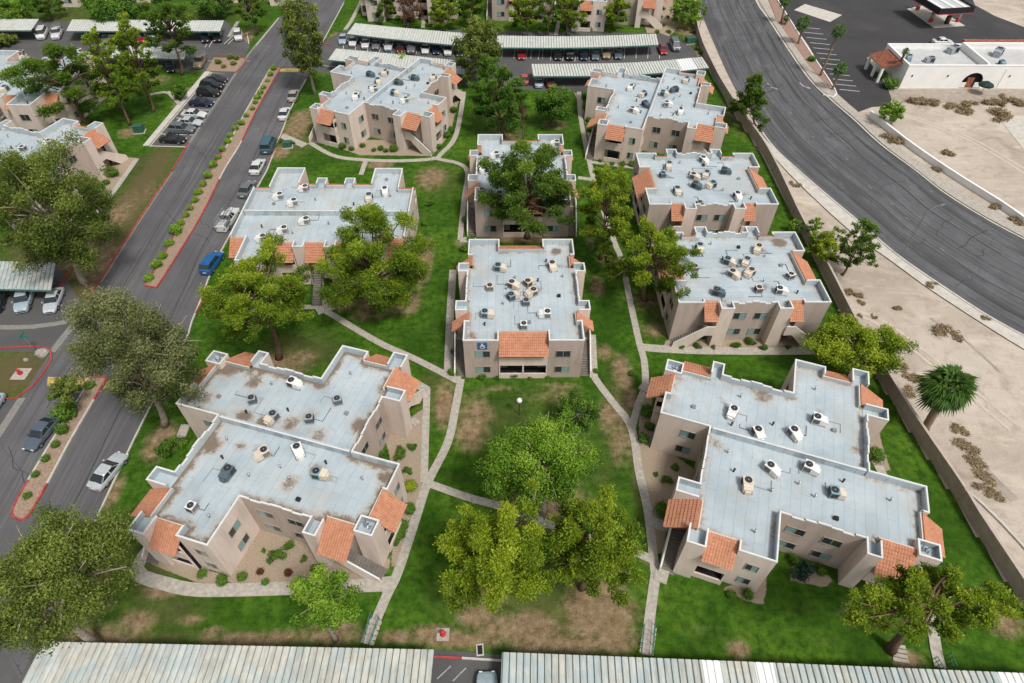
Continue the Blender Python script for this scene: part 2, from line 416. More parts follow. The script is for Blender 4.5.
def strip(name, la, lb, z, mat, n=None, kind='structure'):
    """road surface between two edge lines, with uv in metres (u across, v along)"""
    n = n or 60
    a, b = smooth_line(la, n), smooth_line(lb, n); k = 5
    me = bpy.data.meshes.new(name); v = []; f = []; uv = []; s = 0
    for i in range(n):
        if i: s += ((a[i]+b[i])*.5-(a[i-1]+b[i-1])*.5).length
        wd = (a[i]-b[i]).length
        for j in range(k):
            p = a[i].lerp(b[i], j/(k-1)); v.append((p.x, p.y, z)); uv.append((wd*j/(k-1), s))
    for i in range(n-1):
        for j in range(k-1):
            f.append((i*k+j, i*k+j+1, (i+1)*k+j+1, (i+1)*k+j))
    me.from_pydata(v, [], f); me.materials.append(mat)
    ul = me.uv_layers.new(name='uv')
    for lp in me.loops: ul.data[lp.index].uv = uv[lp.vertex_index]
    me.update()
    if me.polygons[0].normal.z < 0: me.flip_normals()
    o = link(bpy.data.objects.new(name, me)); tag(o, kind=kind); return o

def ribbon(name, line, width, z0, z1, mat, kind='structure', smooth=True, step=2.0, parent=None):
    """a slab or kerb of the given width that follows a line"""
    l = smooth_line(line, step=step) if smooth else [Vector(p) for p in line]
    nn = normals2(l); mb = MB(); h = width/2
    secs = [[(p+n_*h), (p-n_*h)] for p, n_ in zip(l, nn)]
    base = 0
    for (a, b) in secs: mb.v += [(a.x, a.y, z0), (a.x, a.y, z1), (b.x, b.y, z1), (b.x, b.y, z0)]
    for i in range(len(secs)-1):
        q = i*4; r = q+4
        for (x, y) in ((0, 1), (1, 2), (2, 3)):
            mb.f.append((q+x, q+y, r+y, r+x)); mb.m.append(0)
    mb.f += [(0, 1, 2, 3), tuple(len(secs)*4-4+i for i in (3, 2, 1, 0))]; mb.m += [0, 0]
    o = mb.build(name, mat, parent)
    if kind: tag(o, kind=kind)
    return o

def sheet(name, poly, z, mat, kind='structure', z0=None):
    mb = MB(); mb.face([(p.x, p.y, z) for p in poly])
    if z0 is not None:
        mb = MB().prism([(p.x, p.y) for p in poly], z0, z)
    o = mb.build(name, mat); 
    me = o.data
    if z0 is None and me.polygons[0].normal.z < 0: me.flip_normals()
    tag(o, kind=kind); return o

def inpoly(x, y, poly):
    ins = np.zeros(x.shape, bool); n = len(poly)
    for i in range(n):
        x0, y0 = poly[i][0], poly[i][1]; x1, y1 = poly[(i+1) % n][0], poly[(i+1) % n][1]
        if y0 == y1: continue
        c = ((y0 > y) != (y1 > y)) & (x < (x1-x0)*(y-y0)/(y1-y0)+x0)
        ins ^= c
    return ins

def dist_poly(x, y, poly):
    d = np.full(x.shape, 1e9); n = len(poly)
    for i in range(n):
        ax, ay = poly[i][0], poly[i][1]; bx, by = poly[(i+1) % n][0], poly[(i+1) % n][1]
        L = (bx-ax)**2+(by-ay)**2+1e-9
        t = np.clip(((x-ax)*(bx-ax)+(y-ay)*(by-ay))/L, 0, 1)
        d = np.minimum(d, np.hypot(x-ax-t*(bx-ax), y-ay-t*(by-ay)))
    return d

# ================================================================== THE SETTING
WALL_TOP = [(690, -30), (698, 25), (714, 65), (736, 102), (768, 147), (803, 218), (828, 263), (863, 331), (890, 374), (915, 414), (963, 484), (980, 512), (1008, 554), (1060, 632), (1110, 710)]
wall_line = [P(x, y, 1.9) for x, y in WALL_TOP]
for p in wall_line: p.z = 0

def terrain():
    mb = MB(); mb.face([(-900, -300, -.06), (900, -300, -.06), (900, 1500, -.06), (-900, 1500, -.06)])
    tag(mb.build('terrain', M['desert']), kind='structure')
    mb = MB(); mb.face([(-30, -2, -.02), (240, -2, -.02), (240, 320, -.02), (-30, 320, -.02)])
    tag(mb.build('desert_ground', M['desert']), kind='structure')
terrain()

# bare, dry and gravelled patches of the lawn: (px, py, radius x, radius y, amount)
DIRT = [(345,304,14,9,1.0),(385,300,30,14,1.1),(425,262,9,30,.9),(110,225,16,30,.7),(95,262,20,24,.85),(50,262,30,12,.8),(600,615,40,34,1.15),(520,628,46,20,1.05),(480,612,26,22,.9),(600,590,30,20,1.0),(455,640,60,10,.9),(560,645,70,12,.9),(330,634,50,12,.8),(250,640,60,9,.7),(545,505,56,30,.75),(475,420,22,34,.7),(620,430,20,44,.6),
 (445,402,12,30,.95),(470,432,17,24,.85),(431,178,17,13,.9),(597,286,9,12,.9),(604,352,11,10,.8),(622,372,13,22,.85),(632,399,8,14,.8),(610,420,14,26,.7),
 (617,450,10,25,.55),(587,607,28,28,1.1),(615,637,26,20,1.1),(527,632,32,14,1.0),(490,600,18,16,1.0),(430,633,30,11,.9),(395,637,20,8,.9),(280,636,26,8,.75),(348,627,17,11,.7),
 (135,622,24,14,.8),(190,620,16,6,.75),(213,632,15,7,.7),(160,592,20,8,.8),(160,442,18,22,.85),(115,492,9,20,.7),(298,125,15,18,1.0),(281,152,11,9,.85),(378,164,20,5,.85),
 (406,303,17,14,1.0),(427,247,8,14,.8),(461,243,7,5,.8),(1003,622,22,16,1.0),(908,660,18,12,.9),(738,650,14,11,.85),(540,492,46,28,.8),(555,395,40,14,.4),(640,300,18,12,.5),
 (270,366,45,14,.75),(300,358,20,10,.6),(75,255,55,18,.9),(120,215,22,40,.35),(100,265,18,22,.7),(150,190,12,20,.3),(130,132,12,6,.9),(160,80,16,6,.5),(100,640,50,18,.8),
 (60,600,60,35,.8),(370,310,26,14,.7),(526,238,44,5,1.2),(503,136,24,8,.6),(555,125,18,6,.5),(610,262,18,8,.5),(652,300,22,12,.5),(500,388,24,4,.5),(560,385,28,4,.5),(645,560,10,8,.3),
 (20,280,60,12,.9),(285,46,12,22,.9),(335,36,6,5,.8),(245,38,10,14,.7),(690,20,22,26,1.1),(655,12,16,14,.9),(700,58,10,10,.8),(930,440,8,20,.5),(760,150,6,10,.4),(850,612,22,10,.4),
 (205,165,8,6,.8),(190,92,12,6,.8),(180,103,7,9,.7),(735,112,10,12,.5),(790,300,10,12,.3),(655,330,16,10,.6),(470,205,6,18,.5),(590,240,6,14,.4),(455,585,22,14,.35),(700,630,60,20,.15)]
DRY = [(140,190,22,45,1.2),(105,255,30,40,1.3),(60,252,60,24,1.25),(160,160,22,18,1.0),(90,285,24,20,1.2),(20,290,50,14,1.2),(15,372,44,30,1.1),(540,600,120,50,.55),(545,430,80,70,.4),(640,480,14,60,.6),(150,580,30,40,.6),(200,640,110,12,.6),(15,373,45,32,.95),(120,230,30,75,.75),(60,262,60,20,.9),(150,165,28,14,.6),(210,15,60,22,.35),(60,18,60,16,.5),(430,395,14,40,.6),(490,420,40,40,.35),(620,400,20,60,.5),(600,470,40,40,.3),
 (560,430,60,60,.25),(560,630,90,30,.6),(300,640,120,12,.5),(160,610,60,24,.5),(440,180,30,22,.5),(430,300,10,60,.15),(610,250,22,60,.25),(500,120,40,30,.35),(660,320,20,25,.5),(300,350,50,25,.6),
 (300,145,16,18,.5),(735,120,18,26,.4),(960,480,20,60,.25),(820,640,40,10,.2),(90,560,60,60,.6),(420,220,15,30,.2)]
GRAVEL = [[(140,556),(152,540),(210,560),(205,584),(170,572)],[(142,560),(200,583),(272,583),(380,582),(392,560),(352,552),(300,520),(252,528),(232,577),(190,565)],
 [(385,436),(424,408),(424,495),(410,548),(390,572),(398,500)],
 [(640,385),(652,398),(654,440),(706,478),(690,500),(668,512),(664,553),(650,553),(645,512),(638,470)],
 [(735,585),(768,560),(764,606),(745,600),(722,588)], [(792,562),(835,578),(826,588),(790,580)],
 [(666,340),(822,336),(824,346),(662,350)], [(316,140),(360,155),(432,156),(450,134),(462,88),(446,100),(430,140),(350,140),(320,128)],
 [(574,92),(582,95),(590,155),(652,170),(655,160),(596,150)], [(96,213),(137,158),(112,156),(90,190)],

 [(205,73),(213,57),(245,57),(235,74)], [(640,10),(672,-5),(676,30),(662,42),(648,36)], [(865,445),(878,430),(890,470),(876,470)]]

def lawn():
    reg = [Vector(p) for p in wall_line]+[Vector((60, -2, 0)), Vector((-170, -2, 0)), Vector((-170, 260, 0)), Vector((60, 260, 0))]
    st = .45
    xs = np.arange(-165, 60, st); ys = np.arange(4, 215, st)
    X, Y = np.meshgrid(xs, ys, indexing='ij')
    ins = inpoly(X, Y, reg)
    a = {k: np.zeros(X.shape) for k in ('dirt', 'dry', 'gravel')}
    for key, lst in (('dirt', DIRT), ('dry', DRY)):
        for (px, py, rx, ry, s) in lst:
            c0 = P(px, py); wx = (P(px+rx, py)-c0).length; wy = (P(px, py+ry)-c0).length
            d = np.sqrt(((X-c0.x)/wx)**2+((Y-c0.y)/wy)**2)
            a[key] = np.maximum(a[key], s*np.clip(1.25-d, 0, 1))
    for pl in GRAVEL:
        w_ = pts(pl); i_ = inpoly(X, Y, w_); d = dist_poly(X, Y, w_)
        a['gravel'] = np.maximum(a['gravel'], np.clip(.5+np.where(i_, d, -d)*.5/.5, 0, 1))
    idx = -np.ones(X.shape, int)
    cell = ins[:-1, :-1] & ins[1:, :-1] & ins[:-1, 1:] & ins[1:, 1:]
    use = np.zeros(X.shape, bool)
    use[:-1, :-1] |= cell; use[1:, :-1] |= cell; use[:-1, 1:] |= cell; use[1:, 1:] |= cell
    idx[use] = np.arange(use.sum())
    co_ = np.stack([X[use], Y[use], np.zeros(use.sum())], 1)
    fc = np.stack([idx[:-1, :-1][cell], idx[1:, :-1][cell], idx[1:, 1:][cell], idx[:-1, 1:][cell]], 1)
    me = np_mesh('lawn', co_, fc, M['lawn'], {k: v[use] for k, v in a.items()})
    tag(link(bpy.data.objects.new('lawn', me)), kind='structure')

def np_mesh(name, co_, fc, mat, attrs=None, smooth=False):
    me = bpy.data.meshes.new(name); k = fc.shape[1]
    me.vertices.add(len(co_)); me.vertices.foreach_set('co', co_.astype(np.float32).ravel())
    me.loops.add(fc.size); me.loops.foreach_set('vertex_index', fc.astype(np.int32).ravel())
    me.polygons.add(len(fc)); me.polygons.foreach_set('loop_start', np.arange(0, fc.size, k, dtype=np.int32))
    if smooth: me.polygons.foreach_set('use_smooth', np.ones(len(fc), bool))
    me.materials.append(mat); me.update(calc_edges=True)
    for nm, v in (attrs or {}).items():
        at = me.attributes.new(nm, 'FLOAT', 'POINT'); at.data.foreach_set('value', v.astype(np.float32))
    me.validate(); return me
lawn()

# ---- roads
DL = pts([(318,-40),(300,0),(278,19),(256,46),(236,72),(186,147),(172,171),(138,222),(100,281),(80,311),(52,350),(22,396),(-5,440),(-60,530)])
DR = pts([(362,-40),(344,3),(322,42),(306,80),(292,107),(267,171),(241,218),(220,254),(200,303),(185,342),(145,418),(102,508),(64,590),(20,680)])
strip('driveway', DL, DR, .012, M['asphalt'], 110)
BLD_L = pts([(690,-40),(697,0),(716,48),(737,92),(768,140),(799,171),(859,222),(900,257),(960,298),(988,316),(1024,336),(1120,385)])
BLD_R = pts([(740,-40),(755,0),(768,20),(805,75),(830,100),(853,120),(880,145),(915,171),(943,193),(983,218),(1024,240),(1120,288)])
strip('boulevard', BLD_L, BLD_R, .012, M['asphalt_r'], 110)
lot = 'parking_lot'
sheet('alley', pts([(316,58),(322,42),(345,30),(460,30),(560,32),(660,33),(690,44),(700,60),(706,72),(640,90),(560,92),(470,86),(340,76),(308,70)]), .008, M['asphalt_l'])
sheet(lot, pts([(-60,262),(56,264),(72,288),(84,308),(50,352),(-60,352)]), .008, M['asphalt_l'])
sheet(lot, pts([(-60,398),(20,398),(4,425),(-60,520)]), .008, M['asphalt_l'])
sheet(lot, pts([(-60,22),(225,20),(250,46),(236,74),(205,72),(180,72),(110,62),(-60,62)]), .008, M['asphalt_l'])
sheet(lot, pts([(150,147),(187,147),(236,73),(212,74)]), .016, M['asphalt_l'])
sheet(lot, pts([(-40,646),(440,650),(503,655),(1060,676),(1100,760),(-40,760)]), .010, M['asphalt_l'])
sheet(lot, pts([(770,-30),(776,0),(808,45),(836,92),(853,114),(872,107),(888,106),(898,90),(890,60),(960,46),(1060,44),(1060,34),(1024,27),(995,16),(975,5),(960,-30)]), .006, M['asphalt_n'])
sheet('concrete_pad', pts([(794,10),(805,4),(842,15),(830,22)]), .012, M['concrete_l'])

GUT = plain('gutter_concrete', (.215, .205, .19), .9, .2, 2)
# drainage gutters and stall lines
def line_mark(name, pl, w_, mat, z=.022): return ribbon(name, pts(pl), w_, z-.002, z, mat, smooth=False)
ribbon('gutter', pts([(83,312),(52,352)]), .9, .014, .022, GUT)
ribbon('gutter', pts([(22,398),(0,432),(-30,478)]), .9, .014, .022, GUT)
ribbon('gutter', pts([(-20,327),(30,327),(72,321)]), .8, .014, .022, GUT)
ribbon('gutter', pts([(186,148),(236,73),(252,50),(277,20)]), .45, .016, .024, GUT)
ribbon('gutter', pts([(172,172),(138,223),(101,282)]), .45, .016, .024, GUT)
ribbon('gutter', pts([(150,146),(187,147)]), .25, .02, .028, M['concrete_l'])
ribbon('gutter', pts([(190,61),(250,61)]), .5, .014, .022, GUT)
for (a, b) in (((160,134),(194,135)),((168,126),(201,126)),((176,118),(207,118)),((183,110),(212,110)),((190,101),(217,102)),((197,93),(223,93)),((204,84),(229,84))):
    line_mark('stall_line', [a, b], .12, M['white'], .024)
for x in range(7):
    line_mark('stall_line', [(199+2*x, 48-.2*x), (203+2*x, 41-.2*x)], .1, M['white'], .02) if x in (3, 5) else None
for (a, b) in (((224,44),(236,33)),((228,44),(240,33)),((247,33),(249,44)),((207,72),(219,61)),((212,71),(222,61))): line_mark('stall_line', [a, b], .12, M['white'], .02)
for (a, b) in (((437,679),(451,666)),((453,681),(466,668)),((-20,300),(-12,320))): line_mark('stall_line', [a, b], .09, plain('worn_line', (.36, .355, .345), .9, .3, 3), .02)
for k in range(13):
    x0, y0 = 796+k*3.3, 26+k*5.2
    line_mark('stall_line', [(x0+4, y0+1), (x0+24, y0+3)], .14, M['white'], .012)
for i in range(20):
    x = 345+i*12.2; line_mark('stall_line', [(x, 36+i*.65), (x-2, 50+i*.6)], .1, M['white'], .018)
for i in range(13):
    x = 520+i*11.7; line_mark('stall_line', [(x, 44), (x-1, 58.5)], .1, M['white'], .018)
line_mark('lane_stripe', [(317,64),(327,66),(460,80)], .18, M['concrete_l'], .02)
ribbon('gutter', pts([(560,66),(640,64),(690,58)]), .5, .014, .02, GUT)
# painted arrows on the boulevard
ARW = plain('arrow_paint', (.42, .42, .41), .9, .25, 3)
def arrow(px, py):
    c0 = P(px, py); d = (P(px+22, py+22)-c0).normalized(); n_ = Vector((-d.y, d.x, 0)); mb = MB()
    def q(l): mb.face([(c0+d*a+n_*b+Vector((0, 0, .02))) for a, b in l])
    q([(-1.6, -.12), (.3, -.12), (.3, .12), (-1.6, .12)]); q([(.3, -.12), (.9, .7), (.7, .85), (.3, .12)]); q([(.55, .95), (1.5, 1.0), (1.0, .35)])
    tag(mb.build('lane_arrow', ARW), kind='structure')
arrow(803, 86); arrow(771, 87)
FAINT = plain('worn_paint', (.24, .235, .23), .9, .2, 4)
for (a, b) in (((845,158),(848,160.5)),((868,186),(872,189)),((905,217),(909,220)),((790,112),(792,114)),((757,72),(758.5,75)),((930,190),(933,192)),((972,222),(976,224.5)),((812,136),(814,138)),((940,248),(944,251)),((890,203),(893,205))):
    line_mark('lane_stripe', [a, b], .11, FAINT, .02)
TAR = plain('crack_tar', (.036, .036, .038), .8, .3, 3)
def seams(la, lb, fr, n_cross, seed, wd=.16, z=.0165):
    rd = random.Random(seed); n = 150; a, b = smooth_line(la, n), smooth_line(lb, n)
    for f, i0, i1 in fr:
        ph = rd.uniform(0, 6); ln = [a[i].lerp(b[i], f+.006*math.sin(i*.5+ph)+rd.uniform(-.003, .003)) for i in range(int(i0*n), min(n, int(i1*n)))]
        ribbon('crack_seal', ln, wd*rd.uniform(.7, 1.5), z-.001, z, TAR, smooth=False); z += .0006
    for k in range(n_cross):
        i = rd.randint(5, n-8); f0 = rd.uniform(0.02, .6); f1 = min(.98, f0+rd.uniform(.12, .5)); ln = []; s_ = i+0.0
        for t in range(9):
            s_ += rd.uniform(-.35, .55); j = max(0, min(n-2, int(s_))); p = a[j].lerp(a[j+1], s_-j).lerp(b[j].lerp(b[j+1], s_-j), f0+(f1-f0)*t/8); ln.append(p)
        ribbon('crack_seal', ln, wd*rd.uniform(.4, .9), z-.001, z, TAR, smooth=False); z += .0003
seams(BLD_L, BLD_R, ((.52, .02, .98), (.33, .3, .95), (.70, .1, .9), (.16, .4, .97), (.86, .35, .75)), 26, 4)
seams(DL, DR, ((.24, .3, .9), (.80, .35, .95)), 16, 9, .09)
# yellow crossings
sheet('yellow_crossing', pts([(48,377),(90,378),(87,388),(47,386)]), .024, M['yellow'])
sheet('yellow_crossing', pts([(108,380),(164,376),(160,386),(103,389)]), .024, M['yellow'])
sheet('yellow_crossing', pts([(280,68.5),(308,68.5),(306,72),(279,72)]), .024, M['yellow'])

# ---- medians, kerbs
def planted_median(name, la, lb, red_a, red_b):
    a, b = smooth_line(pts(la), 40), smooth_line(pts(lb), 40)
    mb = MB(); n = len(a)
    poly = [(p.x, p.y) for p in a]+[(p.x, p.y) for p in reversed(b)]
    mb.prism(poly, 0, .12); o = mb.build(name, MEDIAN); tag(o, kind='structure')
    for l, r in ((a, red_a), (b, red_b)):
        for (t0, t1, mt) in r:
            seg = l[int(t0*(n-1)):int(t1*(n-1))+1]
            if len(seg) > 1: ribbon('kerb', seg, .2, .0, .17, M[mt], smooth=False)
    for e in (0, -1): ribbon('kerb', [a[e], b[e]], .2, 0, .175, M['red'], smooth=False)
MEDIAN = plain('median_gravel', (.30, .215, .155), .95, .3, 5, bmp=.5)
planted_median('median', [(271,68),(247,110),(229,143),(211,171),(183,220),(160,263),(145,286)], [(281,68),(257,110),(241,143),(224,171),(202,215),(176,258),(157,288)],
               [(0, .5, 'concrete_l'), (.5, 1, 'red')], [(0, .45, 'red'), (.45, .62, 'concrete_l'), (.62, 1, 'red')])
planted_median('median', [(89,378),(84,391),(58,432),(25,487),(14,508),(13,515),(17,519)], [(107,378),(103,385),(72,438),(47,485),(34,508),(29,516),(22,520)],
               [(0, .75, 'concrete_l'), (.75, 1, 'red')], [(0, .2, 'red'), (.2, .78, 'concrete_l'), (.78, 1, 'red')])
for pl, mt in (([(172,171),(138,222),(100,281),(86,302)], 'red'), ([(189,143),(172,171)], 'red'), ([(-20,350),(52,350),(22,396),(-20,397)], 'red'), ([(213,56),(246,58),(236,73)], 'red'), ([(256,46),(267,33),(279,18)], 'concrete_l'),
               ([(267,171),(220,254),(200,303),(192,322)], 'concrete_l'), ([(192,322),(185,342),(145,418),(102,508),(66,588)], 'concrete_l'), ([(306,80),(292,107),(267,171)], 'concrete_l'), ([(204,298),(196,314)], 'red'),
               ([(270,160),(282,135)], 'red'), ([(323,42),(344,3)], 'concrete_l'), ([(322,43),(332,46)], 'red'), ([(434,657),(462,658.3)], 'red'), ([(462,658.3),(503,661)], 'concrete_l'), ([(58,290),(72,268)], 'red'),
               ([(150,147),(212,73)], 'concrete_l')):
    ribbon('kerb', pts(pl), .18, 0, .15, M[mt])
ribbon('kerb', [p+Vector((.1, 0, 0)) for p in BLD_R], .3, 0, .15, M['concrete_l'])
ribbon('kerb', [p-Vector((.1, 0, 0)) for p in BLD_L[3:]], .3, 0, .15, M['concrete_l'])
# pavements of the boulevard
strip('pavement', pts([(748,126),(787,172),(846,228),(893,263),(930,290),(982,324),(1024,350),(1110,400)]), pts([(766,140.5),(798,171.8),(857.5,222.6),(898.5,257.7),(958.5,298.8),(987,317),(1023,337),(1115,385)]), .13, M['concrete_l'], 90)
strip('pavement', pts([(758,0),(770,19),(807,74),(832,99),(855,119),(882,144),(917,170.5),(945,192),(985,217),(1026,239)]), pts([(763,0),(775,18),(812,70),(838,95),(862,116),(889,140),(926,167),(956,188),(996,212),(1040,236)]), .12, M['concrete'], 80)
sheet('palm_planter', pts([(766,-6),(776,0),(806,46),(835,92),(822,94),(811,78),(783,36)]), .10, plain('planter_soil', (.30, .19, .15), .95, .2, 3), z0=-.01)
ribbon('kerb', pts([(776,-2),(806,46),(836,93),(823,95)]), .25, 0, .2, M['white'])
sheet('concrete_pad', pts([(998,117),(1040,115),(1060,150),(1024,150)]), .02, M['concrete_l'])
sheet('forecourt', pts([(867,58),(878,52),(900,88),(888,88)]), .03, M['concrete_l'], z0=0)
sheet('dirt_lane', pts([(888,89),(1040,89),(1040,101),(893,103)]), .012, plain('lane_dust', (.33, .28, .23), .95, .2, 1))

# ---- walks (each laid a few millimetres higher than the one before)
WALKS = [([(366,644),(386,597),(398,572),(418,512),(428,482),(448,442),(456,405),(461,379)], 1.25, 0), ([(424,482),(425,450),(427,388)], 1.1, 0), ([(427,390),(418,385)], 1.5, 0),
 ([(458,381),(435,369),(411,357),(378,342),(326,311)], 1.2, 0), ([(326,311),(316,307),(250,310)], 1.1, 0), ([(430,484),(470,498),(506,508),(570,532),(634,552),(651,559)], 1.15, 0),
 ([(589,342),(592,372),(611,400),(631,427),(639,472),(648,512),(655,572)], 1.2, 0), ([(656,572),(650,615),(646,655)], 1.3, 0), ([(632,428),(638,405),(645,386),(644,360),(639,342),(629,296),(622,261),(614,241),(594,181),(581,120),(579,92)], 1.15, 0),
 ([(641,347),(662,349),(720,351),(824,350),(826,340)], 1.7, 0), ([(453,270),(450,320),(448,376)], 1.4, 0), ([(448,376),(461,378)], 1.3, 0), ([(592,335),(594,378)], 1.3, 0),
 ([(450,161),(467,170),(464,200),(460,240)], 1.1, 0), ([(460,240),(476,240)], 1.6, 0), ([(310,143),(334,156),(363,160),(399,161),(433,159),(441,154),(456,135),(464,92)], 1.2, 0), ([(432,158),(452,162)], 1.1, 0),
 ([(366,160),(361,175)], 1.1, 0), ([(321,300),(327,312)], 3.2, 0), ([(152,545),(137,572),(170,585),(196,590),(235,590),(272,589),(330,587),(383,585)], 1.7, 0), ([(382,585),(391,584)], 2.0, 0),
 ([(137,159),(118,186),(97,214)], 1.1, 0), ([(594,180),(578,178)], 1.2, 0), ([(588,162),(620,166),(642,169)], 1.1, 0), ([(655,572),(668,577)], 2.2, 0), ([(651,522),(668,528)], 1.6, 0), ([(186,425),(180,440)], 1.4, 0),
 ([(878,466),(885,480)], 1.3, 0), ([(930,590),(934,640),(940,668)], 1.3, 0), ([(345,30),(352,20),(362,0)], 1.2, 0), ([(423,28),(424,15)], 1.2, 0), ([(556,35),(560,15)], 1.2, 0), ([(150,95),(168,93),(180,105)], 1.0, 0), ([(168,92),(175,100),(179,104)], 1.0, 0),
 ([(229,37),(238,22)], 1.1, 0), ([(0,16),(30,8),(44,0)], 1.2, 0), ([(281,136),(305,146)], 2.0, 0), ([(640,386),(652,392)], 1.5, 0), ([(418,420),(412,424)], 1.5, 0), ([(570,30),(575,14)], 1.2, 0)]
for i, (pl, wd, z) in enumerate(WALKS):
    ribbon('walkway', pts(pl), wd*.74, -.01, .030+.003*i, M['concrete'], step=1.2)

sheet('pavement', pts([(143,146),(149,146),(211,72),(205,72)]), .12, M['concrete_l'], z0=-.01)
sheet('planter_bed', pts([(214,58),(245,58.5),(236,72),(206,71)]), .10, MEDIAN, z0=-.01)
TRACK = plain('tyre_track', (.50, .43, .355), .97, .12, .8); LAYER = plain('disturbed_soil', (.33, .285, .24), .97, .25, .5)
for i, (pl, wd, mt) in enumerate((([(898,112),(930,122),(975,140),(1030,172)], .5, TRACK), ([(900,115),(932,125.5),(976,144),(1030,177)], .5, TRACK), 
                                  ([(838,310),(880,325),(940,372),(1010,430)], .4, TRACK), ([(842,307),(884,321),(945,367),(1016,424)], .4, TRACK), ([(930,318),(965,340),(1000,372)], .35, LAYER), ([(960,438),(985,470),(1015,500)], 1.0, LAYER))):
    ribbon('tyre_track', pts(pl), wd, -.01, .004+.0015*i, mt)
# ---- boundary walls
def block_wall(line, h, mat, cap, label, cat, th=.22, pil=None):
    root = empty('block_wall', line[len(line)//2])
    off = root.location
    l = [p-off for p in smooth_line(line, step=2.5)]
    ribbon('wall_panel', l, th, -.05, h, mat, kind=None, smooth=False, parent=root)
    ribbon('wall_cap', l, th+.08, h+.003, h+.09, cap, kind=None, smooth=False, parent=root)
    if pil:
        for p in l[::pil]:
            MB().box(p.x-.22, p.y-.22, 0, p.x+.22, p.y+.22, h+.12).build('pilaster', mat, root)
    tag(root, label, cat)
block_wall(wall_line, 1.9, M['block'], M['blockcap'], 'long tan block boundary wall between the apartment lawns and the sandy strip', 'wall', pil=5)
wl = pts([(869,116),(908,147),(953,178),(1002,209),(1026,226),(1090,262)])
block_wall(wl, 1.0, M['white_wall'], M['white_wall'], 'low white wall between the boulevard pavement and the vacant lot', 'wall', th=.3)
def kerb_edge(pl): ribbon('kerb', pts(pl), .25, 0, .2, M['concrete_l'])
kerb_edge([(962,487),(990,512),(1024,548),(1060,590)])

# ================================================================== APARTMENT BUILDINGS
RZ, PH, TW = 5.80, 6.6, .17          # roof level, parapet height, wall thickness

def inset(poly, t):
    out = []; n = len(poly)
    for i in range(n):
        a, b, c = (Vector(poly[i-1]), Vector(poly[i]), Vector(poly[(i+1) % n]))
        d0, d1 = (b-a).normalized(), (c-b).normalized()
        n0, n1 = Vector((-d0.y, d0.x)), Vector((-d1.y, d1.x))
        out.append(b+(n0+n1)*(t/(1+n0.dot(n1))))
    return out

CREN = [(0, .14, .0), (.14, .30, -.22), (.30, .44, -.02), (.44, .60, .12), (.60, .74, -.02), (.74, .88, -.22), (.88, 1, .0)]
def segs(code):
    if code == 'P': return [(0, 1, PH, True)]
    if code == 'C': return [(a, b, PH+h, True) for a, b, h in CREN]
    if code == 'R': return [(0, 1, 6.28, False)]
    if code == 'T': return [(0, 1, 5.72, False)]

def wall_ring(poly, codes, root, mats, z0=-.05):
    """outer walls, roof-coated inner faces, coping: three meshes"""
    q = inset(poly, TW); co_o = inset(poly, -.03); co_i = inset(poly, .115); n = len(poly)
    wall, lin, cop = MB(), MB(), MB(); L = []; cops = [cop]
    for i in range(n):
        j = (i+1) % n
        lp = lambda A, t: Vector(A[i]).lerp(Vector(A[j]), t)
        for (t0, t1, h, cap) in segs(codes[i]):
            L.append((lp(poly, t0), lp(poly, t1), lp(q, t0), lp(q, t1), h, cap, lp(co_o, t0), lp(co_o, t1), lp(co_i, t0), lp(co_i, t1), 1 if codes[i] == 'C' else 0))
    k = len(L)
    for s in range(k):
        a0, a1, b0, b1, h, cap, c0, c1, e0, e1, mi = L[s]
        z = lambda p, zz: (p.x, p.y, zz)
        wall.face([z(a0, z0), z(a1, z0), z(a1, h), z(a0, h)], mi)
        wall.face([z(a0, h), z(a1, h), z(b1, h), z(b0, h)], mi)
        lin.face([z(b1, RZ-.1), z(b0, RZ-.1), z(b0, h+.012), z(b1, h+.012)])
        hn = L[(s+1) % k][4]
        if abs(hn-h) > 1e-4:
            f = [z(a1, h), z(b1, h), z(b1, hn), z(a1, hn)]
            wall.face(f if hn < h else f[::-1], mi)
        if cap:
            if not L[s-1][5]: cop = MB(); cops.append(cop)
            zl, zh = h+.003, h+.075
            # short lip on both faces
            cop.face([z(c0, zh), z(c1, zh), z(e1, zh), z(e0, zh)])
            cop.face([z(c0, h-.09), z(c1, h-.09), z(c1, zh), z(c0, zh)])
            cop.face([z(e1, h-.0), z(e0, h-.0), z(e0, zh), z(e1, zh)])
            lin.face([z(e0, h+.012), z(e1, h+.012), z(b1, h+.012), z(b0, h+.012)])
            pn = L[(s+1) % k]; pp = L[s-1]
            if not pn[5] or pn[4] < h-1e-4: cop.face([z(c1, h-.09), z(e1, h-.09), z(e1, zh), z(c1, zh)])
            if not pp[5] or pp[4] < h-1e-4: cop.face([z(e0, h-.09), z(c0, h-.09), z(c0, zh), z(e0, zh)])
    wall.build('wall', mats, root); lin.build('parapet_lining', M['roof'], root)
    for cp in cops:
        if cp.f: cp.build('coping', M['coping'], root)
    roof_sheet(inset(poly, TW*.5), root)

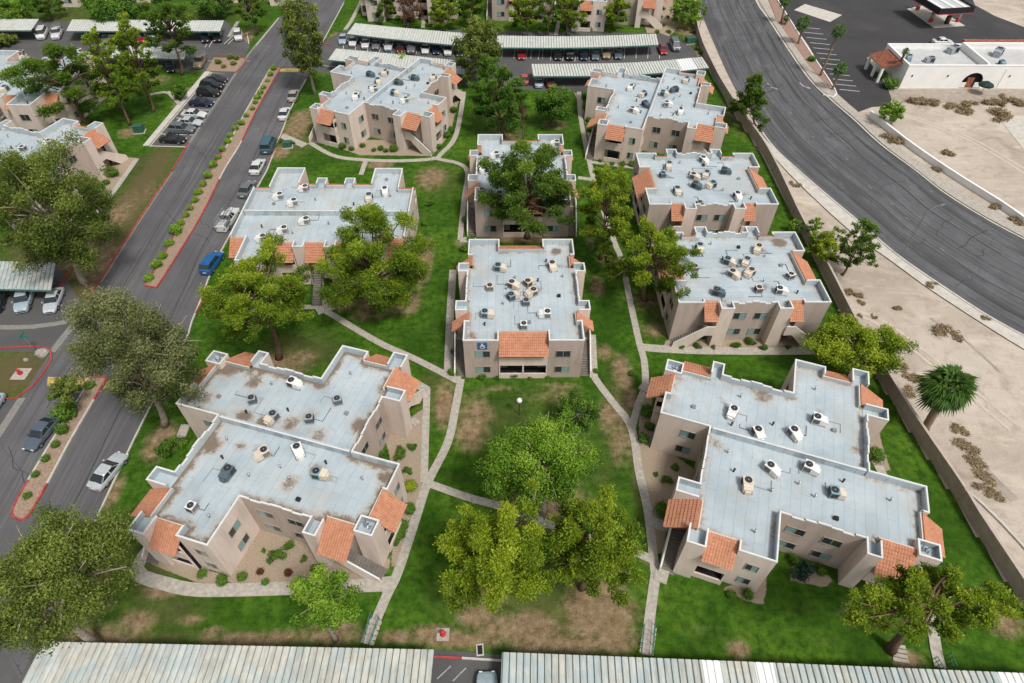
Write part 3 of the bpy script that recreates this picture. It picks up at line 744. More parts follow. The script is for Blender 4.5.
def roof_sheet(poly, root):
    bm = bmesh.new(); vs = [bm.verts.new((p.x, p.y, RZ)) for p in poly]; bm.faces.new(vs); bm.normal_update()
    if list(bm.faces)[0].normal.z < 0: bmesh.ops.reverse_faces(bm, faces=list(bm.faces))
    for ax in (0, 1):
        lo, hi = min(p[ax] for p in poly), max(p[ax] for p in poly); a = lo+.37
        while a < hi-.05:
            no = (1, 0, 0) if ax == 0 else (0, 1, 0)
            bmesh.ops.bisect_plane(bm, geom=bm.verts[:]+bm.edges[:]+bm.faces[:], plane_co=(a, a, 0), plane_no=no); a += .4
    me = bpy.data.meshes.new('roof'); bm.to_mesh(me); bm.free(); me.materials.append(M['roof'])
    x = np.array([v.co.x for v in me.vertices]); y = np.array([v.co.y for v in me.vertices])
    d = dist_poly(x, y, poly)
    for nm, v in (('silt', np.clip(1-d/1.5, 0, 1)*.62), ('soot', np.zeros(len(x)))):
        me.attributes.new(nm, 'FLOAT', 'POINT').data.foreach_set('value', v.astype(np.float32))
    link(bpy.data.objects.new('roof', me), root)

def stain_roof(b, units, amount, extra=()):
    """each roof gets its own drifts and the dark run-off below its machines"""
    for ch in CHILD[b.name]:
        if ch.name.split('.')[0] != 'roof': continue
        ch.data = ch.data.copy(); me = ch.data; n = len(me.vertices); co_ = np.empty(n*3); me.vertices.foreach_get('co', co_); co_ = co_.reshape(-1, 3)
        bpy.context.view_layer.update(); inv = b.matrix_world.inverted()
        so_ = np.zeros(n); rd = random.Random(len(units)*7+int(b.location.x)); rp = [(p_.co.x, p_.co.y) for p_ in me.vertices]
        for u in units:
            q = inv @ Vector((u[0], u[1], 0)); an = rd.uniform(0, 6.28); L = rd.uniform(.8, 3.2); w_ = rd.uniform(.5, .9)
            ax, ay = math.cos(an), math.sin(an)
            cd_ = MB(); u2 = Vector((rd.choice((-1, 1)), 0, 0)); v2 = Vector((0, rd.choice((-1, 1)), 0)); q0 = Vector((q.x, q.y, RZ+.05)); l1, l2 = rd.uniform(1.0, 2.2), rd.uniform(.4, 1.8)
            e1 = q0+u2*l1; e2 = e1+v2*l2
            near = min((x_-e2.x)**2+(y_-e2.y)**2 for x_, y_ in rp)
            if near < .1: cd_.tube([q0, e1, e2], .03, 4); cd_.build('conduit', M['steel'] if rd.random() < .5 else M['black'], b)
            s_ = (co_[:, 0]-q.x)*ax+(co_[:, 1]-q.y)*ay; t_ = -(co_[:, 0]-q.x)*ay+(co_[:, 1]-q.y)*ax
            so_ = np.maximum(so_, rd.uniform(.65, 1.15)*np.clip(1.2-np.hypot(np.where(s_ > 0, s_/L, s_/.9), t_/w_), 0, 1))
        si = np.empty(n, np.float32); me.attributes['silt'].data.foreach_get('value', si); si *= amount
        for (x, y, r, k) in extra: si = np.maximum(si, k*np.clip(1.3-np.hypot(co_[:, 0]-x, co_[:, 1]-y)/r, 0, 1))
        me.attributes['silt'].data.foreach_set('value', si.astype(np.float32)); me.attributes['soot'].data.foreach_set('value', so_.astype(np.float32))

def mid_parapet(x0, x1, root):
    MB().box(x0, -.17, RZ-.1, x1, .17, PH).build('parapet', M['roof'], root)
    MB().box(x0, -.19, PH+.003, x1, -.05, PH+.07).build('coping', M['coping'], root)

def tower(x0, y0, x1, y1, root, mat='cream', h=6.64, junk=False, open_=None):
    """stucco turret whose little roof well opens onto the main roof on the side(s) given as unit vectors"""
    t = .12; mb = MB(); e = .02; op = open_ or []
    o = [(x0, y0), (x1, y0), (x1, y1), (x0, y1)]; nor = [(0, -1), (1, 0), (0, 1), (-1, 0)]
    is_open = [any(abs(n_[0]-a[0])+abs(n_[1]-a[1]) < .1 for a in op) for n_ in nor]
    def ring(k):
        w_ = [0 if f else k for f in is_open]       # inset per side: bottom, right, top, left
        return [(x0+w_[3], y0+w_[0]), (x1-w_[1], y0+w_[0]), (x1-w_[1], y1-w_[2]), (x0+w_[3], y1-w_[2])]
    q, oo, qq = ring(t), ring(-e), ring(t+e); fz = RZ+.014 if op else 6.0
    for i in range(4):
        j = (i+1) % 4
        if is_open[i]: continue
        mb.face([(*o[i], -.05), (*o[j], -.05), (*o[j], h), (*o[i], h)], 0)
        mb.face([(*q[j], fz-.01), (*q[i], fz-.01), (*q[i], h), (*q[j], h)], 1)
        mb.face([(*oo[i], h+.06), (*oo[j], h+.06), (*qq[j], h+.06), (*qq[i], h+.06)], 2)
        mb.face([(*oo[i], h-.05), (*oo[j], h-.05), (*oo[j], h+.06), (*oo[i], h+.06)], 2)
        mb.face([(*qq[j], h-.0), (*qq[i], h-.0), (*qq[i], h+.06), (*qq[j], h+.06)], 2)
        for a, b_ in ((i, i-1), (j, j)):
            if is_open[b_]:   # end caps of the low walls beside the opening
                f = [(*o[a], RZ-.2), (*q[a], RZ-.2), (*q[a], h+.05), (*o[a], h+.05)]; mb.face(f if a == i else f[::-1], 1)
    mb.face([(*p, fz) for p in q], 1)
    o_ = mb.build('tower', [M[mat], M['roof'], M['coping']], root)
    if junk:
        jb = MB(); r = random.Random(int(x0*100)); cx, cy = (x0+x1)/2, (y0+y1)/2
        for _ in range(6):
            a = r.uniform(0, 3.1); x, y = cx+r.uniform(-.4, .4), cy+r.uniform(-.3, .3)
            jb.tube([(x, y, 6.05), (x+.35*math.cos(a), y+.35*math.sin(a), 6.05+r.uniform(.1, .6))], .06, 5)
        jb.build('satellite_dish', M['steel'], o_)
    return o_

def tile_roof(a, b, e, root, mt='tile'):
    """barrel-tile slope: ridge a-b (local xyz), e = eave corner below a"""
    a, b, e = Vector(a), Vector(b), Vector(e)
    W, D = b-a, e-a; wl_, dl = W.length, D.length
    wx, dx = W.normalized(), D.normalized(); up = wx.cross(dx)
    if up.z < 0: up = -up
    rows = max(2, round(dl/.34)); cols = max(4, round(wl_/.24)); sub = 4
    mb = MB()
    for r in range(rows):
        z0, z1 = .005, .085
        row = []
        for k in range(cols*sub+1):
            t = k/sub; x = t*wl_/cols; hgt = .04*abs(math.sin(math.pi*t))
            p0 = a+wx*x+dx*(r*dl/rows)+up*(hgt*.8+z0); p1 = a+wx*x+dx*((r+1.08)*dl/rows)+up*(hgt+z1)
            row.append((p0, p1))
        n = len(mb.v)
        for p0, p1 in row: mb.v += [tuple(p0), tuple(p1)]
        flip = wx.cross(dx).z < 0
        for k in range(cols*sub):
            q = (n+2*k, n+2*k+1, n+2*k+3, n+2*k+2); mb.f.append(q if not flip else q[::-1]); mb.m.append(0)
        # butt ends of the row
        for k in range(cols*sub):
            p, s_ = row[k][1], row[k+1][1]
            f = [p, s_, s_-up*.10, p-up*.10]; mb.face(f, 0)
    c = [a, b, b+D, a+D]; lo = [p-up*.10 for p in c]
    mb.face(lo[::-1] if not flip else lo, 1)
    for i in range(4):
        j = (i+1) % 4; f = [lo[i], lo[j], c[j], c[i]]
        mb.face(f if not flip else f[::-1], 1)
    mb.build('tile_roof', [M[mt], M[mt]], root)

def window(p, d, w_, h, zc, root, style=0):
    """p local xy centre on the wall plane, d outward normal (xy)"""
    d = Vector((d[0], d[1], 0)); t = Vector((-d.y, d.x, 0)); c = Vector((p[0], p[1], zc)); z = Vector((0, 0, 1))
    fr = MB()
    def slab(mb, u0, u1, v0, v1, o0, o1, m=0):
        q = [c+t*u+z*v+d*o for o in (o0, o1) for (u, v) in ((u0, v0), (u1, v0), (u1, v1), (u0, v1))]
        mb.face([q[4], q[5], q[6], q[7]], m)
        for i in range(4):
            j = (i+1) % 4; mb.face([q[i], q[j], q[4+j], q[4+i]], m)
    W, H, b = w_/2, h/2, .055
    slab(fr, -W, W, H-b, H, .002, .07); slab(fr, -W, W, -H, -H+b, .002, .07); slab(fr, -W, -W+b, -H+b, H-b, .002, .07); slab(fr, W-b, W, -H+b, H-b, .002, .07); slab(fr, -.03, .03, -H+b, H-b, .002, .055)
    fo = fr.build('window', M['frame'], root)
    pn = MB()
    for k, (u0, u1) in enumerate(((-W+b, -.03), (.03, W-b))):
        pn.face([c+t*u+z*v+d*.02 for (u, v) in ((u0, -H+b), (u1, -H+b), (u1, H-b), (u0, H-b))], (1 if (k+style) % 2 else 0) if style < 2 else 0)
    pn.build('pane', [M['glass_d'], M['glass_l']], fo)

def windows(root, lst):
    r = random.Random(5)
    for (p, d, w_) in lst:
        for zc in (1.55, 4.3):
            window(p, d, w_, 1.15, zc, root, r.choice((0, 1, 1, 2)))

def stairs(L0, d, n_, length, root, width=1.35, landing=1.1, wall=True, mat='pale'):
    """flight from the landing corner L0 (xy) running along d, outer stringer on side n_"""
    d = Vector((d[0], d[1])); n_ = Vector((n_[0], n_[1])); L0 = Vector((L0[0], L0[1])); H = 2.75
    st = MB(); k = 15
    def slab(mb, s0, s1, w0, w1, z0, z1, m=0):
        q = [L0+d*s+n_*w_ for (s, w_) in ((s0, w0), (s1, w0), (s1, w1), (s0, w1))]
        if (q[1]-q[0]).to_3d().cross((q[3]-q[0]).to_3d()).z < 0: q = q[::-1]
        mb.prism(q, z0, z1, m)
    slab(st, 0, landing, 0, width, H-.18, H, 1)
    run = (length-landing)/k
    for i in range(k):
        z = H-(i+1)*H/(k+.5); slab(st, landing+i*run, landing+(i+1)*run+.04, .04, width-.02, z-.06, z)
        slab(st, landing+i*run, landing+i*run+.03, .04, width-.02, z, z+H/k-.065)
    so_ = st.build('staircase', [M['step'], M['concrete']], root)
    if wall:
        for (w0, w1, top) in ((width, width+.16, .95), ):
            prof = [(0, H+top), (landing, H+top), (length, top-.1), (length+.15, 0), (length-1.6, 0), (landing, H-.55), (0, H-.55)]
            mb = MB(); a = [L0+d*s+n_*w0 for s, _ in prof]; b = [L0+d*s+n_*w1 for s, _ in prof]
            m = len(prof)
            mb.face([(a[i].x, a[i].y, prof[i][1]) for i in range(m)]); mb.face([(b[i].x, b[i].y, prof[i][1]) for i in reversed(range(m))])
            for i in range(m):
                j = (i+1) % m
                mb.face([(a[i].x, a[i].y, prof[i][1]), (b[i].x, b[i].y, prof[i][1]), (b[j].x, b[j].y, prof[j][1]), (a[j].x, a[j].y, prof[j][1])], 1 if i < 2 else 0)
            mb.build('stair_wall', [M[mat], M['coping']], so_)
    else:
        rl = MB()
        for w_ in (.03, width-.03):
            a = L0+d*landing+n_*w_; b = L0+d*length+n_*w_
            rl.tube([(a.x, a.y, H+.95), (b.x, b.y, .95)], .04, 5); rl.tube([(b.x, b.y, 0), (b.x, b.y, .95)], .04, 5)
            for f in (.25, .5, .75):
                c = a.lerp(b, f); zz = H*(1-f); rl.tube([(c.x, c.y, zz), (c.x, c.y, zz+.95)], .03, 5)
        rl.build('handrail', M['black'], so_)

def balcony(a, b, out, back, root, mat='cream', post=0, side=()):
    """two stacked balconies: front line a-b, outward normal out, depth back to the recessed wall"""
    a, b, out = Vector(a), Vector(b), Vector(out); t = (b-a).normalized(); L = (b-a).length
    mb = MB()
    def slab(s0, s1, o0, o1, z0, z1, m=0):
        q = [a+t*s+out*o for (s, o) in ((s0, o0), (s1, o0), (s1, o1), (s0, o1))]
        if (q[1]-q[0]).to_3d().cross((q[3]-q[0]).to_3d()).z < 0: q = q[::-1]
        mb.prism(q, z0, z1, m)
    slab(0, L, -.15, 0, -.05, .85); slab(0, L, -.15, 0, 2.35, 3.72); slab(0, L, -.152, -.002, 4.72, 5.2)
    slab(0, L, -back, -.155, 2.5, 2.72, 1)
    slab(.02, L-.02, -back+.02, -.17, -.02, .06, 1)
    slab(0, .14, -.153, -.003, .853, 2.347); slab(L-.14, L, -.153, -.003, .853, 2.347); slab(0, .1, -.153, -.003, 3.723, 4.717); slab(L-.1, L, -.153, -.003, 3.723, 4.717)
    if post:
        slab(L/2-.09, L/2+.09, -.153, -.003, .853, 2.347); slab(L/2-.06, L/2+.06, -.153, -.003, 3.723, 4.717)
    for s in side:
        s0, s1 = (0, .16) if s == 0 else (L-.16, L)
        slab(s0, s1, -back, -.157, -.05, 3.72); slab(s0, s1, -back, -.157, 4.72, 5.3)
    o = mb.build('balcony', [M[mat], M['dark']], root)  # near-black slabs: shade of the deep recess put into their colour
    g = MB()
    for z0 in (.1, 2.8):
        m0, m1 = L*.18, L*.82
        q = [a+t*s-out*(back-.03) for s in (m0, m1)]
        g.face([(q[0].x, q[0].y, z0), (q[1].x, q[1].y, z0), (q[1].x, q[1].y, z0+2.05), (q[0].x, q[0].y, z0+2.05)])
    g.build('sliding_door', M['glass_d'], o)

def roof_vents(root, spots):
    for i, (x, y) in enumerate(spots):
        mb = MB()
        if i % 4 == 3: mb.box(x-.2, y-.18, RZ, x+.2, y+.18, RZ+.3)
        else: mb.lathe([(.09, RZ), (.09, RZ+.42), (.13, RZ+.43), (.13, RZ+.5), (.02, RZ+.56)], (x, y), 7)
        mb.build('roof_vent', M['steel'] if i % 3 else M['black'], root)

# local (S-half) outline of the stepped twin block, mirrored by a half turn for the N half
CX = 15.17
Z_HALF = [((0, 0), 'C'), ((0, -7.0), 'T'), ((0, -8.5), 'T'), ((.5, -8.5), 'R'), ((.5, -11.45), 'T'), ((1.45, -11.45), 'R'), ((4.2, -11.45), 'P'), ((4.2, -12.45), 'P'),
          ((7.4, -12.45), 'P'), ((7.4, -7.45), 'C'), ((14.7, -7.45), 'T'), ((16.0, -7.45), 'T'), ((16.0, -6.9), 'R'), ((19.1, -6.9), 'T'), ((19.1, -6.0), 'T'), ((19.7, -6.0), 'R'),
          ((19.7, -2.9), 'P'), ((20.18, -2.9), 'P'), ((20.18, 0), 'P')]

def make_twin(main='cream', second='taupe'):
    root = empty('apartment_building')
    half = [p for p, _ in Z_HALF]; codes = [c for _, c in Z_HALF]
    poly = half+[(CX-x, -y) for x, y in half]
    wall_ring(poly, codes+codes, root, [M[main], M[second]])
    mid_parapet(.3, CX-.3, root)
    for sgn in (0, 1):
        T = (lambda x, y: (x, y)) if not sgn else (lambda x, y: (CX-x, -y))
        D = (lambda x, y: (x, y)) if not sgn else (lambda x, y: (-x, -y))
        def bx(x0, y0, x1, y1, **k):
            a, b = T(x0, y0), T(x1, y1); tower(min(a[0], b[0]), min(a[1], b[1]), max(a[0], b[0]), max(a[1], b[1]), root, **k)
        bx(-2.0, -8.48, .16, -6.95, mat=main, open_=[D(1, 0)]); bx(-.25, -13.2, 1.43, -11.32, mat=main, open_=[D(0, 1)]); bx(14.72, -9.0, 15.98, -7.28, mat=main, open_=[D(0, 1)]); bx(18.98, -7.55, 20.8, -5.95, mat=main, junk=True)
        def tl(a, b, e): tile_roof((*T(*a[:2]), a[2]), (*T(*b[:2]), b[2]), (*T(*e[:2]), e[2]), root)
        tl((.5, -8.5, 6.36), (.5, -11.47, 6.36), (-2.25, -8.5, 4.75))
        tl((1.45, -11.45, 6.36), (4.18, -11.45, 6.36), (1.45, -13.6, 4.85))
        tl((16.0, -6.9, 6.36), (18.96, -6.9, 6.36), (16.0, -9.7, 4.65))
        tl((19.7, -5.93, 6.36), (19.7, -2.92, 6.36), (21.95, -5.93, 4.8))
        balcony(T(1.44, -12.9), T(4.19, -12.9), D(0, -1), 1.42, root, main); balcony(T(20.9, -5.94), T(20.9, -2.95), D(1, 0), 1.17, root, main, side=(1,))
        stairs(T(-.02, -8.55), D(0, -1), D(-1, 0), 4.9, root); stairs(T(16.02, -7.5), D(1, 0), D(0, -1), 5.2, root)
        W = lambda x, y, dx, dy, w_: (T(x, y), D(dx, dy), w_)
        windows(root, [W(9.4, -7.45, 0, -1, 1.7), W(12.6, -7.45, 0, -1, 1.7), W(7.4, -9.6, 1, 0, 1.5), W(5.9, -12.45, 0, -1, 1.15), W(0, -1.9, -1, 0, 1.4), W(0, -5.2, -1, 0, 1.4), W(16.9, 0, 0, 1, 1.5), W(20.18, -1.4, 1, 0, 1.0)])
    roof_vents(root, [(3, -4), (5.5, -9.8), (9, -3.3), (12.4, -5.9), (17.2, -2.2), (2.2, -2.0), (13, -1.6), (CX-3, 4.4), (CX-5, 9.4), (CX-9, 3), (CX-12.5, 5.6), (CX-17, 2.5), (CX-13, 1.5), (6.6, -5), (10.5, -4.2)])
    return root

CWd, CLn = 13.9, 18.6
def make_long(main='taupe', light='pale', base='taupe'):
    root = empty('apartment_building')
    side = [((13.9, 0), 'P'), ((13.9, 3.2), 'P'), ((13.35, 3.2), 'R'), ((13.35, 4.9), 'T'), ((13.9, 4.9), 'T'), ((13.9, 6.6), 'C'), ((13.9, 12.0), 'T'), ((13.9, 13.7), 'T'), ((13.35, 13.7), 'R'), ((13.35, 15.4), 'P'), ((13.9, 15.4), 'P')]
    fr = [((0, 0), 'P'), ((4.05, 0), 'P'), ((4.05, 1.6), 'R'), ((9.85, 1.6), 'P'), ((9.85, 0), 'P')]
    hf = fr+side; poly = [p for p, _ in hf]+[(CWd-p[0], CLn-p[1]) for p, _ in hf]; codes = [c for _, c in hf]*2
    wall_ring(poly, codes, root, [M[main], M[base]])
    for sgn in (0, 1):
        T = (lambda x, y: (x, y)) if not sgn else (lambda x, y: (CWd-x, CLn-y))
        D = (lambda x, y: (x, y)) if not sgn else (lambda x, y: (-x, -y))
        def bx(x0, y0, x1, y1):
            a, b = T(x0, y0), T(x1, y1); tower(min(a[0], b[0]), min(a[1], b[1]), max(a[0], b[0]), max(a[1], b[1]), root, light, open_=[D(-1, 0)])
        bx(13.7, 4.95, 15.05, 6.58); bx(13.7, 12.02, 15.05, 13.65)
        def tl(a, b, e): tile_roof((*T(*a[:2]), a[2]), (*T(*b[:2]), b[2]), (*T(*e[:2]), e[2]), root)
        tl((4.07, 1.6, 6.36), (9.83, 1.6, 6.36), (4.07, -.85, 4.75))
        tl((13.35, 3.22, 6.36), (13.35, 4.93, 6.36), (15.4, 3.22, 4.75)); tl((13.35, 13.67, 6.36), (13.35, 15.38, 6.36), (15.4, 13.67, 4.75))
        balcony(T(4.06, -.12), T(9.84, -.12), D(0, -1), 1.69, root, light, post=1)
        stairs(T(13.92, 4.9), D(0, -1), D(1, 0), 4.7, root, width=1.2, mat=light); stairs(T(13.92, 13.7), D(0, 1), D(1, 0), 4.7, root, width=1.2, mat=light)
        W = lambda x, y, dx, dy, w_: (T(x, y), D(dx, dy), w_)
        windows(root, [W(2.2, 0, 0, -1, 1.75), W(11.6, 0, 0, -1, 1.75), W(13.9, 8.0, 1, 0, 1.6), W(13.9, 10.6, 1, 0, 1.6)])
    roof_vents(root, [(2.4, 3.2), (4.6, 6.8), (9.6, 5.2), (11.5, 8.2), (6.1, 11.6), (3.4, 13.1), (10.2, 14.8), (7.7, 3.6), (5, 9.5), (9, 11), (12.2, 11.8), (7.6, 9.2)])
    return root

DL_ = 23.5
def make_court(main='cream', light='pale'):
    root = empty('apartment_building')
    hf = [((0, 5.9), 'P'), ((0, -5.9), 'R'), ((2.2, -5.9), 'P'), ((2.2, -11), 'P'), ((6.4, -11), 'P'), ((6.4, -6.9), 'R'), ((8.9, -6.9), 'T'), ((10.4, -6.9), 'R'), ((13.1, -6.9), 'T'), ((14.6, -6.9), 'R'),
          ((17.1, -6.9), 'P'), ((17.1, -11), 'P'), ((21.3, -11), 'P'), ((21.3, -5.9), 'R')]
    poly = [p for p, _ in hf]; codes = [c for _, c in hf]
    h2 = [((23.5, -5.9), 'P')]+[((DL_-p[0], -p[1]), c) for p, c in hf[1:]]
    poly += [p for p, _ in h2]; codes += [c for _, c in h2]
    wall_ring(poly, codes, root, [M[main], M[main]]); mid_parapet(.3, DL_-.3, root)
    for sgn in (0, 1):
        T = (lambda x, y: (x, y)) if not sgn else (lambda x, y: (DL_-x, -y))
        D = (lambda x, y: (x, y)) if not sgn else (lambda x, y: (-x, -y))
        def bx(x0, y0, x1, y1):
            a, b = T(x0, y0), T(x1, y1); tower(min(a[0], b[0]), min(a[1], b[1]), max(a[0], b[0]), max(a[1], b[1]), root, light, open_=[D(0, 1)])
        bx(8.92, -8.2, 10.38, -6.72); bx(13.12, -8.2, 14.58, -6.72)
        def tl(a, b, e): tile_roof((*T(*a[:2]), a[2]), (*T(*b[:2]), b[2]), (*T(*e[:2]), e[2]), root)
        for (x0, x1, y) in ((6.42, 8.9, -6.9), (10.4, 13.1, -6.9), (14.6, 17.08, -6.9), (.02, 2.18, -5.9), (21.32, 23.48, -5.9)):
            tl((x0, y, 6.36), (x1, y, 6.36), (x0, y-2.35, 4.75))
        balcony(T(6.41, -8.5), T(8.9, -8.5), D(0, -1), 1.57, root, light); balcony(T(14.6, -8.5), T(17.09, -8.5), D(0, -1), 1.57, root, light)
        balcony(T(.0, -7.5), T(2.19, -7.5), D(0, -1), 1.57, root, light, side=(0,)); balcony(T(21.31, -7.5), T(23.5, -7.5), D(0, -1), 1.57, root, light, side=(1,))
        stairs(T(11.05, -7.0), D(0, -1), D(1, 0), 5.6, root, width=1.4, landing=1.5, wall=False)
        W = lambda x, y, dx, dy, w_: (T(x, y), D(dx, dy), w_)
        windows(root, [W(4.3, -11, 0, -1, 1.7), W(19.2, -11, 0, -1, 1.7), W(6.4, -9.4, 1, 0, 1.0), W(0, -2.6, -1, 0, 1.0), W(23.5, -2.6, 1, 0, 1.0), W(23.5, -4.4, 1, 0, 1.0), W(21.3, -8.6, 1, 0, 1.2), W(2.2, -8.6, -1, 0, 1.2)])
    roof_vents(root, [(3.4, -3), (8, -4.4), (12.5, -2.2), (16.8, -5.2), (20, -3.1), (4.6, -8.5), (19.4, -9), (3.6, 2.5), (9.4, 3.6), (15.2, 2.4), (20.2, 4.6), (19, 9)])
    return root

def put(o, x, y, deg, label, group=None):
    o.location = (x, y, 0); o.rotation_euler = (0, 0, math.radians(deg)); tag(o, label, 'apartment building', group); return o

twin = make_twin(); lng = make_long(); court = make_court()
B = {}
G_ = 'two-storey stucco apartment buildings'
B['C1'] = put(lng, -5.6, 48.9, .85, 'taupe apartment building in the middle, with a blue square sign on its front wall', G_)
B['C2'] = put(copy_tree(lng), -5.56, 76.66, .96, 'taupe apartment building with a big pine tree standing right in front of its roof', G_)
B['R2'] = put(copy_tree(lng), 38.8, 55.8, 90.9, 'taupe apartment building beside the boundary wall, showing two pale towers with diagonal stair walls', G_)
B['R1'] = put(copy_tree(lng), 38.18, 76.22, 90.8, 'taupe apartment building just north of the one with two diagonal stair walls', G_)
B['BR'] = put(twin, 20.14, 37.28, -19.4, 'large stepped apartment building at the lower right with clean pale blue roofs', G_)
B['BL'] = put(copy_tree(twin), -30.1, 38.2, -16.2, 'large stepped apartment building at the lower left with brown silt staining its roofs', G_)
B['TLC'] = put(copy_tree(twin), -26.41, 106.2, 67.0, 'stepped apartment building set at an angle in front of the pale carport by the driveway', G_)
B['TR'] = put(copy_tree(twin), 23.03, 102.1, 72.2, 'stepped apartment building tucked between the alley carport and the boulevard wall', G_)
B['LM'] = put(court, -38.2, 73.75, .3, 'wide apartment building beside the parked white truck, with two wings jutting out behind', G_)
a_ = math.radians(-17.5); nI = Vector((7.77*math.cos(a_)-7.45*math.sin(a_), 7.77*math.sin(a_)+7.45*math.cos(a_)))
q_ = P(135/3.414, 30+350/3.414, PH)
B['LE'] = put(copy_tree(twin), q_.x-nI.x, q_.y-nI.y, -17.5, 'apartment building at the left edge, its tiled corner jutting out toward the driveway', G_)
q_ = P(2, 75, PH)
B['LE2'] = put(copy_tree(court), q_.x-9.5, q_.y, -2, 'apartment building at the far left edge, behind the tall pines and south of the carports', G_)
q_ = P(362, 22); B['N1'] = put(copy_tree(court), q_.x, q_.y+11.5, -4, 'apartment building behind the left end of the curved carport at the top', G_)
q_ = P(656, 27); B['N2'] = put(copy_tree(twin), q_.x-19, q_.y+10, -6, 'apartment building at the top edge with a tiled roof end beside the boulevard planting', G_)
q_ = P(492, 22); B['N3'] = put(copy_tree(lng), q_.x, q_.y+1, -3, 'apartment building at the top edge behind the middle of the curved carport', G_)
q_ = P(50, 10); B['N4'] = put(copy_tree(court), q_.x, q_.y+13, 0, 'apartment building at the top left corner, half hidden behind the carports', G_)
q_ = P(196, 10); B['N5'] = put(copy_tree(court), q_.x, q_.y+13, 4, 'apartment building at the top left beyond the lawn beside the driveway', G_)

# blue square sign on the front wall of the middle building
def wall_sign():
    q = P(482.3, 345.8, 5.9); r = B['C1']
    root = empty('wall_sign', (q.x, 48.9+.012*(q.x+5.6)-.02, 5.75), math.radians(.85))
    MB().box(-.55, -.07, -.55, .55, -.01, .55).build('sign_panel', M['sign_blue'], root)
    mb = MB()
    def bar(x0, z0, x1, z1): mb.box(x0, -.085, z0, x1, -.072, z1)
    bar(-.14, .24, .06, .42); bar(-.12, -.06, .02, .22); bar(.03, .06, .24, .14); bar(.03, -.08, .26, .0); bar(.2, -.32, .28, -.085)
    for i in range(9):
        t0, t1 = math.radians(95+i*28), math.radians(95+(i+1)*28)
        o, n_ = (.0, -.12), (.30, .22)
        mb.face([(o[0]+r_*math.cos(t), -.08, o[1]+r_*math.sin(t)) for r_, t in ((.21, t0), (.21, t1), (.30, t1), (.30, t0))][::-1])
    mb.build('sign_symbol', M['white'], root)
    tag(root, 'blue square wheelchair-symbol sign on the front wall of the middle building', 'sign')
wall_sign()

# ================================================================== AIR CONDITIONERS
def paint(o, mats):
    """object-level materials so copies can share one mesh"""
    for sl, mt in zip(o.material_slots, mats):
        sl.link = 'OBJECT'; sl.material = mt

AC_COL = dict(white=plain('ac_white', (.70, .69, .65), .6, .12, 4), beige=plain('ac_beige', (.60, .52, .42), .6, .15, 4), teal=plain('ac_teal', (.20, .31, .34), .6, .18, 4),
              grey=plain('ac_grey', (.30, .33, .35), .6, .15, 4), dark=plain('ac_dark', (.085, .12, .14), .6, .2, 4), blue=plain('ac_blue', (.28, .38, .45), .6, .15, 4))
def fan(mb, x, y, z, r):
    mb.lathe([(r, z), (r, z+.05), (r*.92, z+.055), (r*.9, z+.02)], (x, y), 14)
    for k in range(5):
        t = k*2*math.pi/5; mb.face([(x, y, z+.045), (x+r*.86*math.cos(t), y+r*.86*math.sin(t), z+.035), (x+r*.86*math.cos(t+.55), y+r*.86*math.sin(t+.55), z+.05)], 0)
    mb.lathe([(r*.2, z+.02), (r*.2, z+.06)], (x, y), 8, 1)
    return mb

def ac_package():
    root = empty('air_conditioner')
    MB().box(-.85, -.6, .0, .85, .6, .1).build('support_frame', M['steel'], root)
    mb = MB(); pf = [(-.2, .1), (.78, .1), (.78, .98), (.72, 1.02), (-.2, 1.02)]
    mb.box(-.12, -.55, .1, .78, .55, 1.0); mb.box(-.145, -.57, 1.0, .805, .57, 1.04)
    mb.build('condenser_cabinet', AC_COL['white'], root)
    d = MB(); d.prism([(-.8, -.5), (-.122, -.5), (-.122, .5), (-.8, .5)], .1, .78); d.face([(-.8, -.5, .782), (-.122, -.5, .95), (-.122, .5, .95), (-.8, .5, .782)])
    d.face([(-.8, -.5, .78), (-.122, -.5, .78), (-.122, -.5, .95)]); d.face([(-.8, .5, .78), (-.122, .5, .95), (-.122, .5, .78)])
    d.box(-1.0, -.3, -.02, -.802, .3, .55)
    d.build('duct_box', AC_COL['beige'], root)
    fan(MB(), .36, 0, 1.04, .40).build('fan_grille', [M['ac_dark'], M['steel']], root)
    c = MB()
    for s in (-1, 1):
        for k in range(7): c.box(-.02+.11*k, s*.565-.012, .2, .05+.11*k, s*.565+.012, .92)
    for k in range(8): c.box(.785, -.48+.12*k, .2, .80, -.41+.12*k, .92)
    c.build('coil_grille', M['ac_dark'], root); return root

def ac_cube():
    root = empty('air_conditioner')
    MB().box(-.5, -.5, 0, .5, .5, .12).build('support_frame', M['steel'], root)
    MB().box(-.45, -.45, .12, .45, .45, .92).box(-.47, -.47, .921, .47, .47, .96).build('condenser_cabinet', AC_COL['white'], root)
    fan(MB(), 0, 0, .96, .36).build('fan_grille', [M['ac_dark'], M['steel']], root)
    c = MB()
    for k in range(8):
        a = -.4+.11*k
        for s in (-1, 1): c.box(a, s*.46-.012, .2, a+.07, s*.46+.012, .85); c.box(s*.46-.012, a, .2, s*.46+.012, a+.07, .85)
    c.build('coil_grille', M['ac_dark'], root); return root

